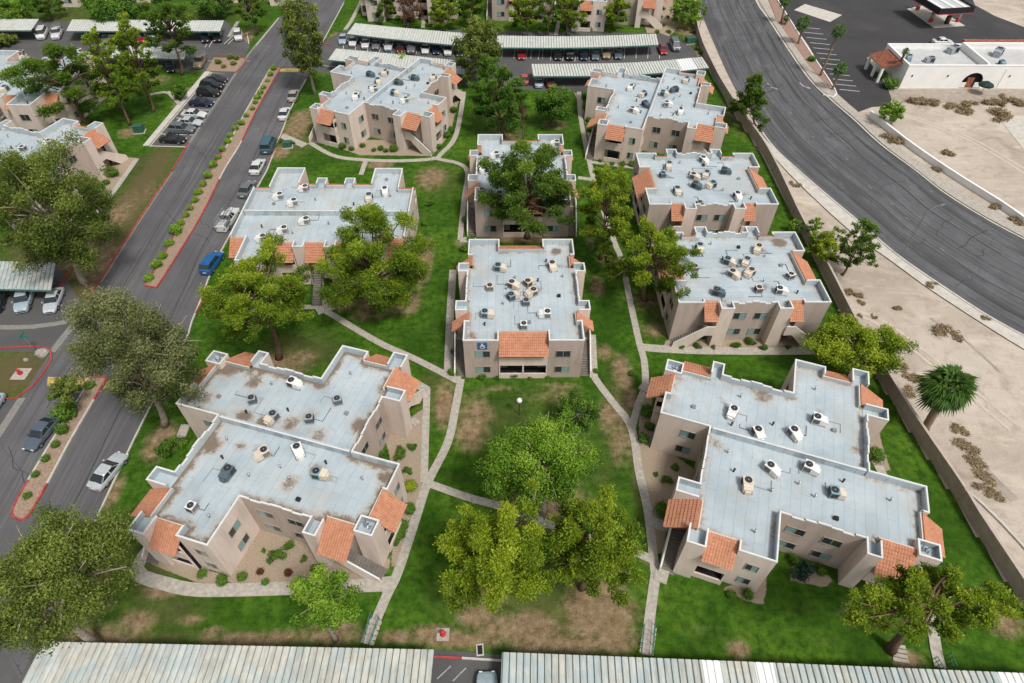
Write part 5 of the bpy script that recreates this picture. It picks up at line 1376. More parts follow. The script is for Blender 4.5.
    v[:, 2] = np.maximum(v[:, 2], .15)
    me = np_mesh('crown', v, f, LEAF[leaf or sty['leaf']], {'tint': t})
    link(bpy.data.objects.new('crown', me), root)
    # trunk and limbs
    mb = MB(); r0_ = max(.14, .045*R+.010*c.z*1.2); top = c+Vector((0, 0, -.1*rz)); mid = Vector((c.x*.25, c.y*.25, max(.5, (c.z-rz)*.55)))
    mid += Vector((rd.uniform(-.3, .3), rd.uniform(-.3, .3), 0))*r0_*3
    trunk = smooth_line([Vector((0, 0, -.1)), mid, Vector((c.x*.7, c.y*.7, c.z-rz*.45)), top], 9)
    mb.tube(trunk, [r0_*1.35]+[r0_*(1-.09*i) for i in range(1, 9)], 8)
    for (ra, tp) in limbs[::1 if style != 'round' else 3]:
        a = min(trunk[3:], key=lambda p_: (p_-Vector(ra)).length); tgt = Vector(tp); m_ = a.lerp(tgt, .5)+Vector((rd.uniform(-.1, .1), rd.uniform(-.1, .1), rd.uniform(0, .12)))*R
        mb.tube(smooth_line([a, m_, tgt], 6), [r0_*f_ for f_ in (.40, .34, .27, .2, .13, .05)], 5)
    for i in range(bare):
        a = trunk[rd.randint(4, 8)]; d = Vector((rd.gauss(0, 1), rd.gauss(0, 1), rd.uniform(-.1, .8))).normalized()
        tgt = c+Vector((d.x*R, d.y*Ry, d.z*rz))*rd.uniform(.8, 1.05); m_ = a.lerp(tgt, .5)+Vector((0, 0, .15*R))
        mb.tube(smooth_line([a, m_, tgt], 7), [r0_*f_ for f_ in (.38, .32, .27, .22, .17, .12, .06)], 5)
    mb.build('trunk', M[bark or sty['bark']], root, smooth=True)
    tag(root, label, cat, group); return root
T = tree
T('eucalyptus_tree','euc',(165,425),(135,350),116,142,'grey-green eucalyptus with a broad crown leaning over the driveway and yellow crossing',bare=16,dens=1.5)
T('eucalyptus_tree','euc',(86,284),(52,215),112,150,'tall shaggy grey-green tree at the left edge beside the ribbed carport',bare=8,dens=1.4,leaf='olive')
T('pine_tree','pined',(88,122),(66,82),92,88,'open dark pine with jagged limbs in front of the far left flat roofs',dens=.8)
T('pine_tree','pine',(130,125),(108,72),38,90,'slim leaning pine, left of the pair on the lawn beside the marked stalls',dens=.8)
T('pine_tree','pine',(153,112),(136,62),44,88,'slim leaning pine, right of the pair on the lawn beside the marked stalls',dens=.8)
T('pine_tree','pined',(182,75),(169,26),46,66,'tall pine rising in front of the top left carport')
T('shade_tree','round',(112,24),(112,6),66,34,'broad dense dark tree behind the long top left carport',leaf='deep')
T('pine_tree','pined',(258,34),(250,8),34,34,'thin dark tree at the driveway bend near the white car',dens=.8)
T('eucalyptus_tree','euc',(315,93),(302,36),46,92,'tall narrow eucalyptus between the driveway and the angled building',leaf='olive',dens=1.2)
T('eucalyptus_tree','euc',(480,86),(479,50),46,62,'tall dense grey-green tree standing over the alley beside the pale carport',leaf='olive',dens=1.3)
T('pine_tree','pine',(503,136),(497,98),62,76,'big fresh green tree north of the building with the pine in front',leaf='deep',dens=1.2)
T('shade_tree','round',(551,126),(555,103),46,36,'round dark green tree left of the walk behind the alley carport')
T('pine_tree','pined',(527,238),(528,188),98,90,'big spreading pine standing in front of the second middle building',dens=1.5)
T('pine_tree','pine',(600,259),(607,212),66,88,'upright yellow-green pine, left of the two between the middle and right buildings',dens=1.1)
T('pine_tree','pine',(645,300),(651,256),94,80,'spreading yellow-green pine, right of the two between the middle and right buildings',dens=1.1,bare=6)
T('pine_tree','pine',(372,312),(375,262),112,118,'large bumpy pine covering the right front of the wide building',dens=1.5)
T('pine_tree','pine',(279,358),(258,296),110,92,'large yellow-green pine below the wide building near the bright blue car',dens=1.4,leaf='pine')
T('shade_tree','leafy',(858,374),(858,346),104,52,'wide lime green tree by the wall above the lower right building',leaf='lime',dens=1.7)
T('mesquite_tree','leafy',(543,512),(541,462),112,104,'big feathery light green tree in the middle of the front lawn',leaf='bright',dens=1.7,bare=14,bark='bark_g')
T('shade_tree','leafy',(579,430),(578,411),48,40,'bushy deep green tree on the lawn just in front of the middle building',leaf='deep')
T('pine_tree','pine',(495,596),(498,553),116,108,'round bright yellow-green pine, left of the two above the bottom carports',leaf='lime',dens=1.6)
T('pine_tree','pine',(581,588),(593,548),108,108,'looser green pine, right of the two above the bottom carports',dens=1.4,bare=8)
T('shade_tree','leafy',(336,640),(326,600),72,60,'small bright green tree beside the walk at the lower left building',leaf='bright',dens=.8)
T('olive_tree','olive',(98,645),(62,574),142,136,'massive dense olive green tree at the bottom left corner',dens=1.6,bare=6)
T('pine_tree','pine',(890,650),(932,602),170,76,'leaning wide pine with exposed reddish trunk at the lower right',dens=1.9,bare=4)
T('pine_tree','pined',(757,126),(751,100),44,50,'dark green pine beside the boundary wall next to the boulevard',dens=1.3,cone=True)
T('shade_tree','leafy',(676,27),(687,11),36,30,'bright green rounded tree at the top by the end of the alley',leaf='bright')
T('pine_tree','pined',(842,275),(858,248),42,54,'dark wind-leaning pine on the sandy strip outside the wall',dens=.9)
T('shade_tree','leafy',(829,264),(823,246),32,32,'yellow-green tree hugging the wall beside the dark leaning pine',leaf='lime')
T('shade_tree','leafy',(806,240),(815,226),16,22,'thin small tree by the wall, left of the yellow-green one',leaf='bright',dens=.5)
T('shade_tree','leafy',(797,234),(796,225),18,14,'low small green tree just inside the wall beside the right building',leaf='bright',dens=.5)
T('pine_tree','pined',(386,21),(383,6),30,28,'dark pine at the top edge behind the left end of the curved carport')
T('bare_tree','euc',(407,28),(411,9),30,28,'sparse rusty brown tree behind the curved carport',leaf='rust',dens=.5,bare=14)
T('pine_tree','pine',(444,31),(443,12),32,34,'green pine behind the curved carport, right of the rusty one')
T('pine_tree','pined',(470,26),(470,6),32,30,'dark pine at the top edge between two upper buildings')
T('pine_tree','pine',(528,36),(524,12),34,38,'pine with a thin trunk at the top behind the alley carport centre')
T('pine_tree','pined',(548,34),(549,12),30,34,'dark pine second from left behind the right half of the alley carport')
T('pine_tree','pine',(566,34),(569,12),34,36,'pine standing between the top right building and the dark pine')
T('pine_tree','pine',(615,30),(616,12),32,32,'pale green pine in front of the top right building')
T('shade_tree','leafy',(20,26),(13,10),34,24,'loose green tree at the top left corner',leaf='bright',dens=.8)
T('pine_tree','pined',(52,20),(46,4),30,22,'dark slender tree at the top left behind the white van')
T('shade_tree','olive',(-2,45),(2,40),24,20,'olive green bushy tree at the left edge below the short carport',dens=.8)
T('shade_tree','leafy',(215,16),(212,2),46,22,'dark green tree at the top beyond the lawn by the carport end',leaf='deep')
T('olive_tree','olive',(81,410),(66,390),38,28,'small dusty green tree in the median beside the yellow crossing',dens=.6,bare=5)
T('shade_tree','olive',(178,100),(179,92),16,14,'small round dark tree at the planting bed beside the marked stalls',leaf='deep',dens=.6)
T('shade_tree','leafy',(398,68),(402,60),20,14,'small green tree poking up behind the angled building',leaf='bright',dens=.5)
T('bare_tree','euc',(524,139),(522,112),14,56,'bare reddish dead tree beside the round tree on the upper lawn',leaf='rust',dens=.12,bare=16,bark='bark')
T('shade_tree','leafy',(893,124),(892,112),28,22,'bushy green tree at the end of the low white wall',leaf='bright',dens=.8)
T('shade_tree','olive',(20,185),(18,188),60,60,'dense shaded tree at the left edge in front of the jutting roof corner',leaf='pine_d',zc=6.0,dens=1.1)
T('shade_tree','round',(88,196),(88,188),34,30,'dark bushy tree against the left edge building below its window',leaf='pine_d',dens=.8)

# ---- palms
def fan_palm(base, top, rpx, label, big=False, zf=None):
    g = P(*base); zt = min(np.arange(1.5, 16, .1), key=lambda z: abs(proj((g.x, g.y, z))[1]-top[1])); zt = zf or zt; c = P(top[0], top[1], zt)-g; c.z = zt
    R = rpx*proj((g.x, g.y, zt))[2]/F; root = empty('fan_palm', g); rd = random.Random(int(base[0]))
    tr_ = MB(); ln = smooth_line([Vector((0, 0, -.1)), Vector((c.x*.45, c.y*.45, zt*.5)), c], 8); r0_ = .42 if big else .24
    tr_.tube(ln, [r0_*1.3]+[r0_]*5+[r0_*1.05, r0_*1.1], 8); tr_.build('trunk', M['bark_p'], root, smooth=True)
    V, Fc, Tn = [], [], []
    def leaf(az, el, L, tint):
        d = Vector((math.cos(az)*math.cos(el), math.sin(az)*math.cos(el), math.sin(el))); s = Vector((-math.sin(az), math.cos(az), 0)); u = s.cross(d)
        if u.z < 0: u = -u
        p0 = c; hub = c+d*L*.45
        n = len(V); V.extend([p0-s*.025, p0+s*.025, hub+s*.02, hub-s*.02]); Fc.append((n, n+1, n+2, n+3)); Tn.extend([tint*.5]*4)
        k = 15 if big else 9
        for i in range(k):
            t = -1.25+2.5*i/(k-1); dd = (d*math.cos(t)+s*math.sin(t)).normalized(); l = L*.62*(1-.22*abs(t)/1.25)*rd.uniform(.85, 1.1); w_ = l*.075*(1 if big else 1.5)
            q = Vector((-dd.y, dd.x, 0)); q = (q-dd*q.dot(dd)).normalized()*w_; tip = hub+dd*l-Vector((0, 0, l*rd.uniform(.22, .5))); md = hub+dd*l*.55+u*l*.05
            n = len(V); V.extend([hub, md-q, tip, md+q]); Fc.append((n, n+1, n+2, n+3)); tv = min(1, max(0, tint+rd.gauss(0, .12))); Tn.extend([tv]*4)
    N = 64 if big else 26
    for i in range(N):
        e = (i+.5)/N; el = math.radians(82-125*e); leaf(i*2.39996+rd.uniform(-.2, .2), el, R*rd.uniform(.85, 1.08), .62-.42*e+rd.uniform(-.08, .08))
    me = np_mesh('crown', np.array([tuple(p) for p in V]), np.array(Fc), LEAF['palm'], {'tint': np.array(Tn)}); link(bpy.data.objects.new('crown', me), root)
    if big:
        sk = MB()
        for i in range(40):
            a = i*2.4; l = rd.uniform(1.0, 2.4); p = c+Vector((math.cos(a)*.35, math.sin(a)*.35, -.1)); sk.face([p, p+Vector((-math.sin(a)*.3, math.cos(a)*.3, -.2)), p+Vector((math.cos(a)*.6, math.sin(a)*.6, -l)), p+Vector((math.sin(a)*.2, -math.cos(a)*.2, -l*.6))])
        sk.build('dead_frond_skirt', M['bark_p'], root)
    tag(root, label, 'palm tree')
fan_palm((924, 430), (947, 388), 28, 'large shaggy fan palm on the sandy strip just outside the wall', True)
fan_palm((781, 23), (786, 1), 7, 'tall thin palm at the very top of the palm row along the parking lot')
fan_palm((785, 25), (787, 18), 4.5, 'short palm next to the tall thin one at the top of the palm row')
fan_palm((798, 44), (804, 23), 9, 'thick headed palm, second tall one down the palm row')
fan_palm((820, 76), (839, 31), 8, 'tallest slim palm leaning right in the palm row along the parking lot')
fan_palm((832, 90), (841, 69), 8, 'shorter palm at the lower end of the palm row along the parking lot')
fan_palm((893, 77), (906, 51), 4, 'slim leaning palm against the tiled porch of the white building', zf=6.6)

# ---- shrubs: a handful of meshes, copied
def shrub_mesh(kind, leaf, seed):
    rng = np.random.default_rng(seed); rd = random.Random(seed)
    cl = [(np.array([rd.gauss(0, .38), rd.gauss(0, .38), rd.uniform(.35, 1.0)]), np.array([.5, .5, .42]), rd.uniform(.3, .65)) for _ in range(9)] if kind == 'loose' else \
         [(np.array([math.cos(i*.9)*.42*(i > 0), math.sin(i*.9)*.42*(i > 0), .62+.12*(i % 3)]), np.array([.62, .62, .55]), .35+.04*i) for i in range(8)] if kind == 'ball' else \
         [(np.array([rd.gauss(0, .5), rd.gauss(0, .5), .2]), np.array([.42, .42, .25]), rd.uniform(.3, .7)) for _ in range(10)]
    v, f, t = leaf_cloud(cl, 1500 if kind != 'low' else 700, .17, rng, 1.4, .9, 0, .4); v[:, 2] = np.maximum(v[:, 2], .02)
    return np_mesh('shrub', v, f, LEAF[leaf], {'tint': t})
SH = {}
def shrub(px, py, rpx, label, kind='ball', leaf='deep', group=None, cat='shrub', name='shrub', sq=1.0):
    key = (kind, leaf, int(px+py) % 2)
    if key not in SH: SH[key] = shrub_mesh(kind, leaf, len(SH)+3)
    g = P(px, py); g = P(px, py, .0); r = rpx*proj(g)[2]/F*random.uniform(.82, 1.15)*(.82 if kind == 'loose' else 1.15)
    o = link(bpy.data.objects.new(name, SH[key])); o.location = (g.x, g.y, 0); o.rotation_euler = (0, 0, (px*3.7+py) % 6.28); o.scale = (r*random.uniform(.85, 1.12), r*random.uniform(.85, 1.12), r*sq*random.uniform(.8, 1.1)); tag(o, label, cat, group)
    return o
def row(lst, fmt, **k):
    for i, (x, y, r) in enumerate(lst): shrub(x, y, r, fmt % ORD[i], **k)
gM = 'shrubs planted in the driveway median'
row([(274,70,3.6),(271,76,3),(268,82,2.8),(264,89,2.8),(261,94,2.6),(258,99,2.8),(256,104,2.8),(253,110,2.8),(247,117,3),(242,125,3.2),(236,130,3),(231,137,3),(228,143,3.2),(223,151,3.4),(219,159,3.4),(214,167,3.6)], '%s green shrub down the upper median counting from its far tip', leaf='bright', group=gM)
row([(209,178,3.8),(204,186,3.6),(199,194,3.6),(196,202,3.6),(191,210,3.8),(187,217,3.8),(182,225,4),(177,233,5.5),(170,245,4.4),(164,258,5),(158,267,5.2),(150,280,4.5)], '%s green shrub on the red-kerbed lower stretch of the upper median', leaf='bright', group=gM)
row([(91,387,5),(69,416,9),(64,432,6.5),(57,446,5.5),(47,460,5),(37,476,4.6),(29,497,4)], '%s shrub down the lower median counting from the yellow crossing', leaf='deep', group=gM)
gP = 'shrubs in the little planter by the marked stalls'
row([(219,64,3),(224,68,2.6),(231,59,3.6),(234,65,3.2),(237,60,2.6)], '%s shrub from the left in the little planter above the marked stalls', leaf='olive', group=gP)
gB = 'shrubs in the gravel beds'
row([(647,414,6.5),(649,428,5.2),(643,441,5.8)], '%s round clipped shrub down the west side of the lower right building', group=gB)
row([(675,468,4.2),(667,481,7),(656,475,4.4)], '%s shrub of the small cluster in the west gravel bed of the lower right building', group=gB, kind='loose')
shrub(661,512,6,'round clipped shrub beside the stairs of the lower right building',group=gB)
row([(731,596,4.5),(747,596,6)], '%s low shrub below the small windows at the corner of the lower right building', group=gB)
shrub(800,573,12,'large blue-green bush in the front recess of the lower right building',kind='loose',leaf='blueg',group=gB); shrub(820,573,5,'small dark shrub right of the blue-green bush',group=gB); shrub(793,562,8,'dark bush in the corner of the front recess of the lower right building',kind='loose',group=gB)
shrub(875,457,7.5,'round shrub against the east side of the lower right building',group=gB)
row([(203,575,4.5),(223,582,6.5),(243,578,5,)], '%s shrub along the front walk at the corner of the lower left building', group=gB)
row([(264,551,3.6),(278,558,8),(290,547,7.2),(304,560,4.8)], '%s green shrub across the courtyard bed of the lower left building', kind='loose', group=gB)
row([(261,573,4),(289,574,4)], '%s reddish shrub in the courtyard bed of the lower left building', leaf='redd', group=gB)
row([(266,583,3.6),(299,582,4.5),(318,572,7.5)], '%s green shrub along the lower edge of the courtyard bed', group=gB)
row([(383,455,5.5),(400,456,8),(412,448,6),(408,472,5)], '%s leafy shrub beside the east wall of the lower left building', kind='loose', group=gB)
shrub(411,488,6,'yellow-green shrub beside the east walk of the lower left building',leaf='lime',group=gB); shrub(410,511,6,'round shrub just below the yellow-green one',group=gB); 
row([(403,527,5),(400,535,5.5),(396,543,5)], '%s segment of the clipped hedge below the east balcony of the lower left building', group='hedge by the east balcony')
shrub(170,450,14,'sprawling dark bush below the eucalyptus beside the lower left building',kind='loose',group=gB); shrub(183,444,9,'dark bush against the recessed wall of the lower left building',kind='loose',group=gB)
row([(482,378,4.5),(497,378,3.5),(514,377,7),(530,379,4),(547,378,3.5)], '%s low bush along the front of the middle building', kind='loose', group=gB)
row([(454,353,3.4),(453,374,4.2),(596,372,3.4)], '%s bush beside the side stairs of the middle building', group=gB)
row([(682,347,4.5),(697,347,5),(713,348,4),(736,347,6.5),(749,343,7),(763,349,4.5),(788,348,4.4),(811,347,5)], '%s bush in the bed in front of the two diagonal stair walls', kind='loose', group=gB)
row([(343,148,4),(352,150,3),(363,147,3),(374,151,2.6),(381,150,2.6),(386,152,2.4),(394,151,4.2)], '%s low shrub in the bed in front of the angled building', group=gB)
row([(439,148,3.2),(447,137,4.6),(451,132,4.2),(454,112,4)], '%s shrub along the east walk of the angled building', group=gB)
row([(584,98,3),(586,109,3),(588,121,3),(590,131,3),(600,162,2.6),(612,165,3),(622,166,3),(632,166,3.4)], '%s shrub around the foot of the stepped building by the alley', group=gB)
row([(114,176,5),(107,184,3.6)], '%s round shrub at the stair corner of the left edge building', group=gB)
row([(292,144,3.4),(281,142,3),(285,147,2.6)], '%s small bush at the driveway end of the angled building path', kind='loose', group=gB)
row([(466,222,5),(465,251,5),(471,240,3.6)], '%s bush along the west side of the building with the pine in front', group=gB)
row([(662,10,3),(660,18,3),(664,26,3),(669,33,2.8),(657,33,2.8),(668,18,2.6),(693,33,3),(697,50,4),(701,54,3.4)], '%s shrub in the planting between the top right building and the wall', kind='loose', group=gB)
row([(404,40,0.1)], '%s', group=gB) if 0 else None
row([(413,22,2.6),(398,20,2.6),(590,30,3),(600,30,2.6),(578,29,2.4),(515,26,2.6)], '%s small shrub along the foot of the top buildings', group=gB)
row([(430,205,6),(424,225,6),(421,245,6),(415,262,6)], '%s bush down the east side of the wide building', kind='loose', group=gB)
row([(402,292,8),(385,297,6),(345,296,4)], '%s bush under the front windows of the wide building', kind='loose', group=gB)
row([(632,375,4)], '%s small bush at the walk junction above the lower right building', group=gB)
gD = 'dry brush on the sandy ground'
row([(797,186,5),(887,138,6),(898,142,7),(917,103,8),(934,104,6),(950,107,6),(966,105,6),(968,113,6),(988,104,7),(998,104,6),(1010,101,7),(1018,104,7),(1000,115,9),(948,154,6),(936,170,5)], '%s dry brown bush on the vacant lot and verge from the upper left', kind='low', leaf='brown', group=gD, name='dry_bush', cat='bush', sq=1.2)
row([(848,293,5.5),(858,296,5),(861,303,3),(860,316,3),(897,309,4),(942,331,8),(985,319,5),(929,286,4),(875,318,3),(1016,222,7),(994,208,6)], '%s dry bush on the sandy strip beside the boulevard', kind='low', leaf='brown', group=gD, name='dry_bush', cat='bush', sq=1.2)
row([(913,378,11),(908,392,8),(965,446,10),(975,462,9),(985,478,9),(960,430,8),(995,495,8)], '%s patch of dead brush near the fan palm', kind='low', leaf='brown', group=gD, name='dry_bush', cat='bush', sq=.5)
shrub(889,88,7.5,'round green shrub at the corner of the white building',group=gB); shrub(881,78,4.5,'smaller green shrub under the tiled porch of the white building',group=gB); shrub(811,61,3.2,'small shrub in the palm planter',group=gB)

# ================================================================== THE WHITE BUILDING, THE FILLING STATION, SMALL THINGS
def white_building():
    z0 = 4.6
    fl = P(899, 88); fr_ = P(1075, 88.5); bl = P(888, 44, z0)
    ux = (fr_-fl); ux.z = 0; Lx = ux.length; ux.normalize(); uy = Vector((-ux.y, ux.x, 0)); Dp = (Vector((bl.x, bl.y, 0))-fl).dot(uy)
    root = empty('restaurant_building', fl, math.atan2(ux.y, ux.x)); t = .3
    def loc(px, py, z): 
        v = P(px, py, z)-fl; return v.dot(ux), v.dot(uy)
    xm = loc(972, 52, z0)[0]
    a0, a1 = loc(958, 88, 0)[0], loc(978.5, 88, 0)[0]; r_ = (a1-a0)/2; xc = (a0+a1)/2; zc = 1.2
    # front wall with an arched opening
    wb = MB(); k = 14
    wb.box(0, 0, -.05, a0, t, z0); wb.box(a1, 0, -.05, Lx, t, z0)
    arc = [(xc+r_*math.cos(math.pi*i/k), zc+min(2.0, r_)*math.sin(math.pi*i/k)) for i in range(k+1)]
    top = [(x, 0, z0) for x, _ in arc]
    for i in range(k):
        for y, fl_ in ((0, 0), (t, 1)):
            f = [(arc[i][0], y, arc[i][1]), (arc[i][0], y, z0), (arc[i+1][0], y, z0), (arc[i+1][0], y, arc[i+1][1])]
            wb.face(f if not fl_ else f[::-1])
        wb.face([(arc[i][0], 0, arc[i][1]), (arc[i+1][0], 0, arc[i+1][1]), (arc[i+1][0], t, arc[i+1][1]), (arc[i][0], t, arc[i][1])])
        wb.face([(arc[i][0], 0, z0), (arc[i][0], t, z0), (arc[i+1][0], t, z0), (arc[i+1][0], 0, z0)])
    wb.box(0, t+.001, -.05, t, Dp, z0); wb.box(t+.001, Dp-t, -.05, Lx, Dp, z0)
    wb.build('wall', M['white_wall'], root)
    cp = MB(); cp.box(-.06, -.06, z0+.003, Lx, t+.05, z0+.14); cp.box(-.06, t+.052, z0+.003, t+.05, Dp+.05, z0+.14); cp.box(t+.052, Dp-t-.05, z0+.003, xm, Dp+.05, z0+.14); cp.build('coping', M['white_wall'], root)
    mb = MB(); mb.box(xm-.2, t+.06, 3.7, xm+.2, Dp, z0+.45); mb.box(xm+.201, Dp-t-.06, z0, Lx, Dp+.06, z0+.45); mb.build('raised_parapet', M['white_wall'], root)
    r = MB(); r.face([(t*.5, t*.5, 3.75), (Lx, t*.5, 3.75), (Lx, Dp-.1, 3.75), (t*.5, Dp-.1, 3.75)]); r.build('roof', M['grey_roof'], root)
    ap = MB(); ap.box(a0-1, t+.5, -.04, a1+1, t+.6, zc+2.2, 1); ap.box(xc-.9, t+.05, 0, xc+.5, t+.45, 2.0); ap.build('arched_alcove', [M['clay'], M['dark']], root)
    gr = MB()
    for (x0, x1) in ((a0+.1, xc-1.0), (xc+.8, a1-.1)):
        gr.box(x0, .08, .1, x1, .2, 1.15)
    gr.build('low_wall', M['white_wall'], root)
    # tiled porch on the west end
    pa, pb, pc, pd_ = (loc(872, 49, 3.6), loc(890, 48, 4.1), loc(898, 60.5, 4.1), loc(889, 68, 3.0))
    tile_roof((-.02, Dp*.86, 4.1), (-.02, Dp*.22, 4.1), (-3.9, Dp*.86, 3.05), root, 'clay')
    pr = MB()
    for y in (.25, .52, .83): pr.box(-3.75, Dp*y-.25, 0, -3.3, Dp*y+.25, 2.645)
    pr.box(-3.75, Dp*.225, 2.65, -3.3, Dp*.855, 2.9, 0); pr.build('porch_column', M['white_wall'], root)
    MB().box(xm+.3, Dp-.02, z0+.25, Lx, Dp+1.2, z0+.6).build('rear_tile_strip', M['clay'], root)
    MB().box(xm-6, Dp+.06, 3.4, xm-.3, Dp+1.6, 3.8).build('rear_tile_strip', M['clay'], root)
    for x in (loc(914.6, 75, 3)[0], loc(948, 80, 2)[0], loc(1011, 74, 3)[0]): MB().box(x-.12, -.1, 2.4, x+.12, -.002, 2.75).build('wall_lamp', M['black'], root)
    MB().box(loc(996, 88, 0)[0]-.1, -.08, 0, loc(996, 88, 0)[0]+.06, -.005, z0-.6).build('downpipe', M['white_wall'], root)
    tag(root, 'long white flat-roofed building with an arched doorway on the dark parking lot', 'building')
    return root, loc, ux, fl
WBR, WLOC, WUX, WFL = white_building()
for i, (px, py, c_, s_, lb) in enumerate(((930, 59, 'grey', 1.05, 'grey rooftop unit nearest the front edge of the white building'), (953, 49.5, 'grey', 1.35, 'largest grey rooftop unit beside the raised middle parapet of the white building'), (998, 52.5, 'grey', 1.4, 'grey rooftop unit on the right half of the white building roof'),
                                     (909.5, 57, 'teal', .95, 'pale teal unit in the corner of the white roof beside the slim palm'), (1003, 62, 'teal', .85, 'small teal unit on the right half of the white building roof'))):
    a = copy_tree(AC['p']); q = P(px, py, 4.4); a.location = (q.x, q.y, 3.76); a.rotation_euler = (0, 0, .4*i); a.scale = (s_, s_, s_); tag(a, lb, 'air conditioner', 'rooftop units of the white building')
    for ch in CHILD[a.name]:
        nm = ch.name.split('.')[0]
        if nm in ('condenser_cabinet', 'duct_box'): paint(ch, [AC_COL[c_]])

def filling_station():
    zc = 4.6; a, b, c_ = P(940, 11, zc), P(974, 9, zc), P(926, -4, zc)
    ux = (b-a).normalized(); root = empty('canopy', (a.x, a.y, 0), math.atan2(ux.y, ux.x)); L = (b-a).length; D = 11
    MB().box(0, 0, zc-.1, L, D, zc+.1).build('canopy_roof', M['grey_roof'], root)
    f = MB(); f.box(-.1, -.12, zc-.75, L+.1, -.002, zc+.55); f.box(-.12, 0, zc-.75, -.002, D, zc+.55); f.box(L+.002, 0, zc-.75, L+.12, D, zc+.55); f.build('canopy_fascia', M['black'], root)
    s = MB(); s.box(-.1, -.15, zc-.9, L+.1, -.123, zc-.76); s.box(-.15, -.1, zc-.9, -.123, D, zc-.76); s.build('red_band', M['red_paint'], root)
    w_ = MB()
    for k in range(3): w_.box(1+k*L/3, 1, zc+.1, L/3-1+k*L/3, D-1, zc+.22)
    w_.build('roof_panel', M['sheet_white'], root)
    for i, (px, py) in enumerate(((917, 10), (930, 22), (957, 22), (943, 8))):
        q = P(px, py)-Vector((a.x, a.y, 0)); x, y = q.dot(ux), q.dot(Vector((-ux.y, ux.x, 0)))
        c = MB(); c.box(x-.25, y-.25, 0, x+.25, y+.25, zc-.1); c.box(x-.35, y-.35, 0, x+.35, y+.35, .9, 1); c.build('column', [M['steel'], M['red_paint']], root)
    tag(root, 'filling station canopy with black fascia and red trim at the top right', 'canopy')
    sheet('forecourt', pts([(907,9),(930,4),(965,26),(934,28)]), .05, M['concrete_l'], z0=0)
    for (px, py, lb) in ((934, 14, 'left fuel pump under the black canopy'), (946, 24, 'right fuel pump under the black canopy')):
        q = P(px, py); r_ = empty('fuel_pump', q, .3); MB().box(-.5, -.3, .05, .5, .3, 1.9).build('pump_body', M['black'], r_); MB().box(-.35, -.33, 1.0, .35, -.302, 1.6).build('display', M['red_paint'], r_); tag(r_, lb, 'fuel pump')
filling_station()

def street_light(base, head, label, zh=8.5):
    g = P(*base); h = P(head[0], head[1], zh); root = empty('street_light', g); d = h-g
    mb = MB(); mb.tube([(0, 0, -.1), (0, 0, zh*.5), (0, 0, zh*.92)], [.09, .075, .06], 8); mb.build('pole', M['post'], root)
    f = Vector((d.x, d.y, 0)); L = f.length; f.normalize()
    MB().tube(smooth_line([Vector((0, 0, zh*.9)), Vector((f.x*.5*L, f.y*.5*L, zh)), Vector((f.x*L, f.y*L, zh))], 8), .035, 6).build('arm', M['post'], root)
    e = f*L; MB().prism([(e.x-.45*f.x-.14*f.y, e.y-.45*f.y+.14*f.x), (e.x-.45*f.x+.14*f.y, e.y-.45*f.y-.14*f.x), (e.x+.3*f.x+.1*f.y, e.y+.3*f.y-.1*f.x), (e.x+.3*f.x-.1*f.y, e.y+.3*f.y+.1*f.x)], zh-.08, zh+.1).build('lamp_head', M['rim'], root)
    tag(root, label, 'street light')
street_light((901, 256), (943, 205), 'tall street light with a long arm over the boulevard at the right')
street_light((752, 128), (770, 86), 'street light on the verge beside the dark green wall pine')
street_light((699, 30), (706, 3), 'street light at the top of the boulevard by the wall')

def hydrant(px, py, label, pad=1.2):
    g = P(px, py); sheet('concrete_pad', [g+Vector((a, b, 0)) for a, b in ((-pad, -pad), (pad, -pad), (pad, pad), (-pad, pad))], .03, M['concrete'], z0=-.01)
    r_ = empty('fire_hydrant', g+Vector((0, 0, .03)))
    b = MB(); b.lathe([(.24, 0), (.24, .06), (.15, .08), (.14, .55), (.18, .56), (.18, .62), (.13, .72), (.05, .78), (.04, .84)], seg=12); b.build('barrel', M['red_paint'], r_)
    c = MB(); c.tube([(-.3, 0, .42), (.3, 0, .42)], .075, 8); c.tube([(0, 0, .38), (0, -.3, .38)], .1, 8); c.build('outlet_cap', M['red_paint'], r_)
    r_.scale = (1.1, 1.1, 1.1); tag(r_, label, 'fire hydrant')
hydrant(443, 634.5, 'red fire hydrant on a square concrete pad above the bottom carports', .55)
hydrant(21, 374, 'red fire hydrant on the dry red-kerbed island at the left edge', .9)

def utility_box(px, py, label, w_=1.6, d=1.3, h=1.3):
    g = P(px, py); r_ = empty('utility_box', g, .2)
    MB().box(-w_/2-.2, -d/2-.2, -.02, w_/2+.2, d/2+.2, .12).build('plinth', M['concrete'], r_)
    MB().box(-w_/2, -d/2, .12, w_/2, d/2, h).box(-w_/2-.04, -d/2-.04, h+.001, w_/2+.04, d/2+.04, h+.08).build('cabinet', M['green_box'], r_)
    MB().box(-.03, -d/2-.02, .25, .03, -d/2-.003, h-.1).build('door_gap', M['black'], r_); tag(r_, label, 'utility box')
utility_box(140, 132, 'green transformer box on the lawn below the two slim leaning pines')
utility_box(690, 43, 'green transformer box beside the alley end and the boundary wall', 2.2, 1.5)
utility_box(288, 147, 'green cabinet beside the path from the driveway to the angled building', 1.4, 1.0, 1.0)

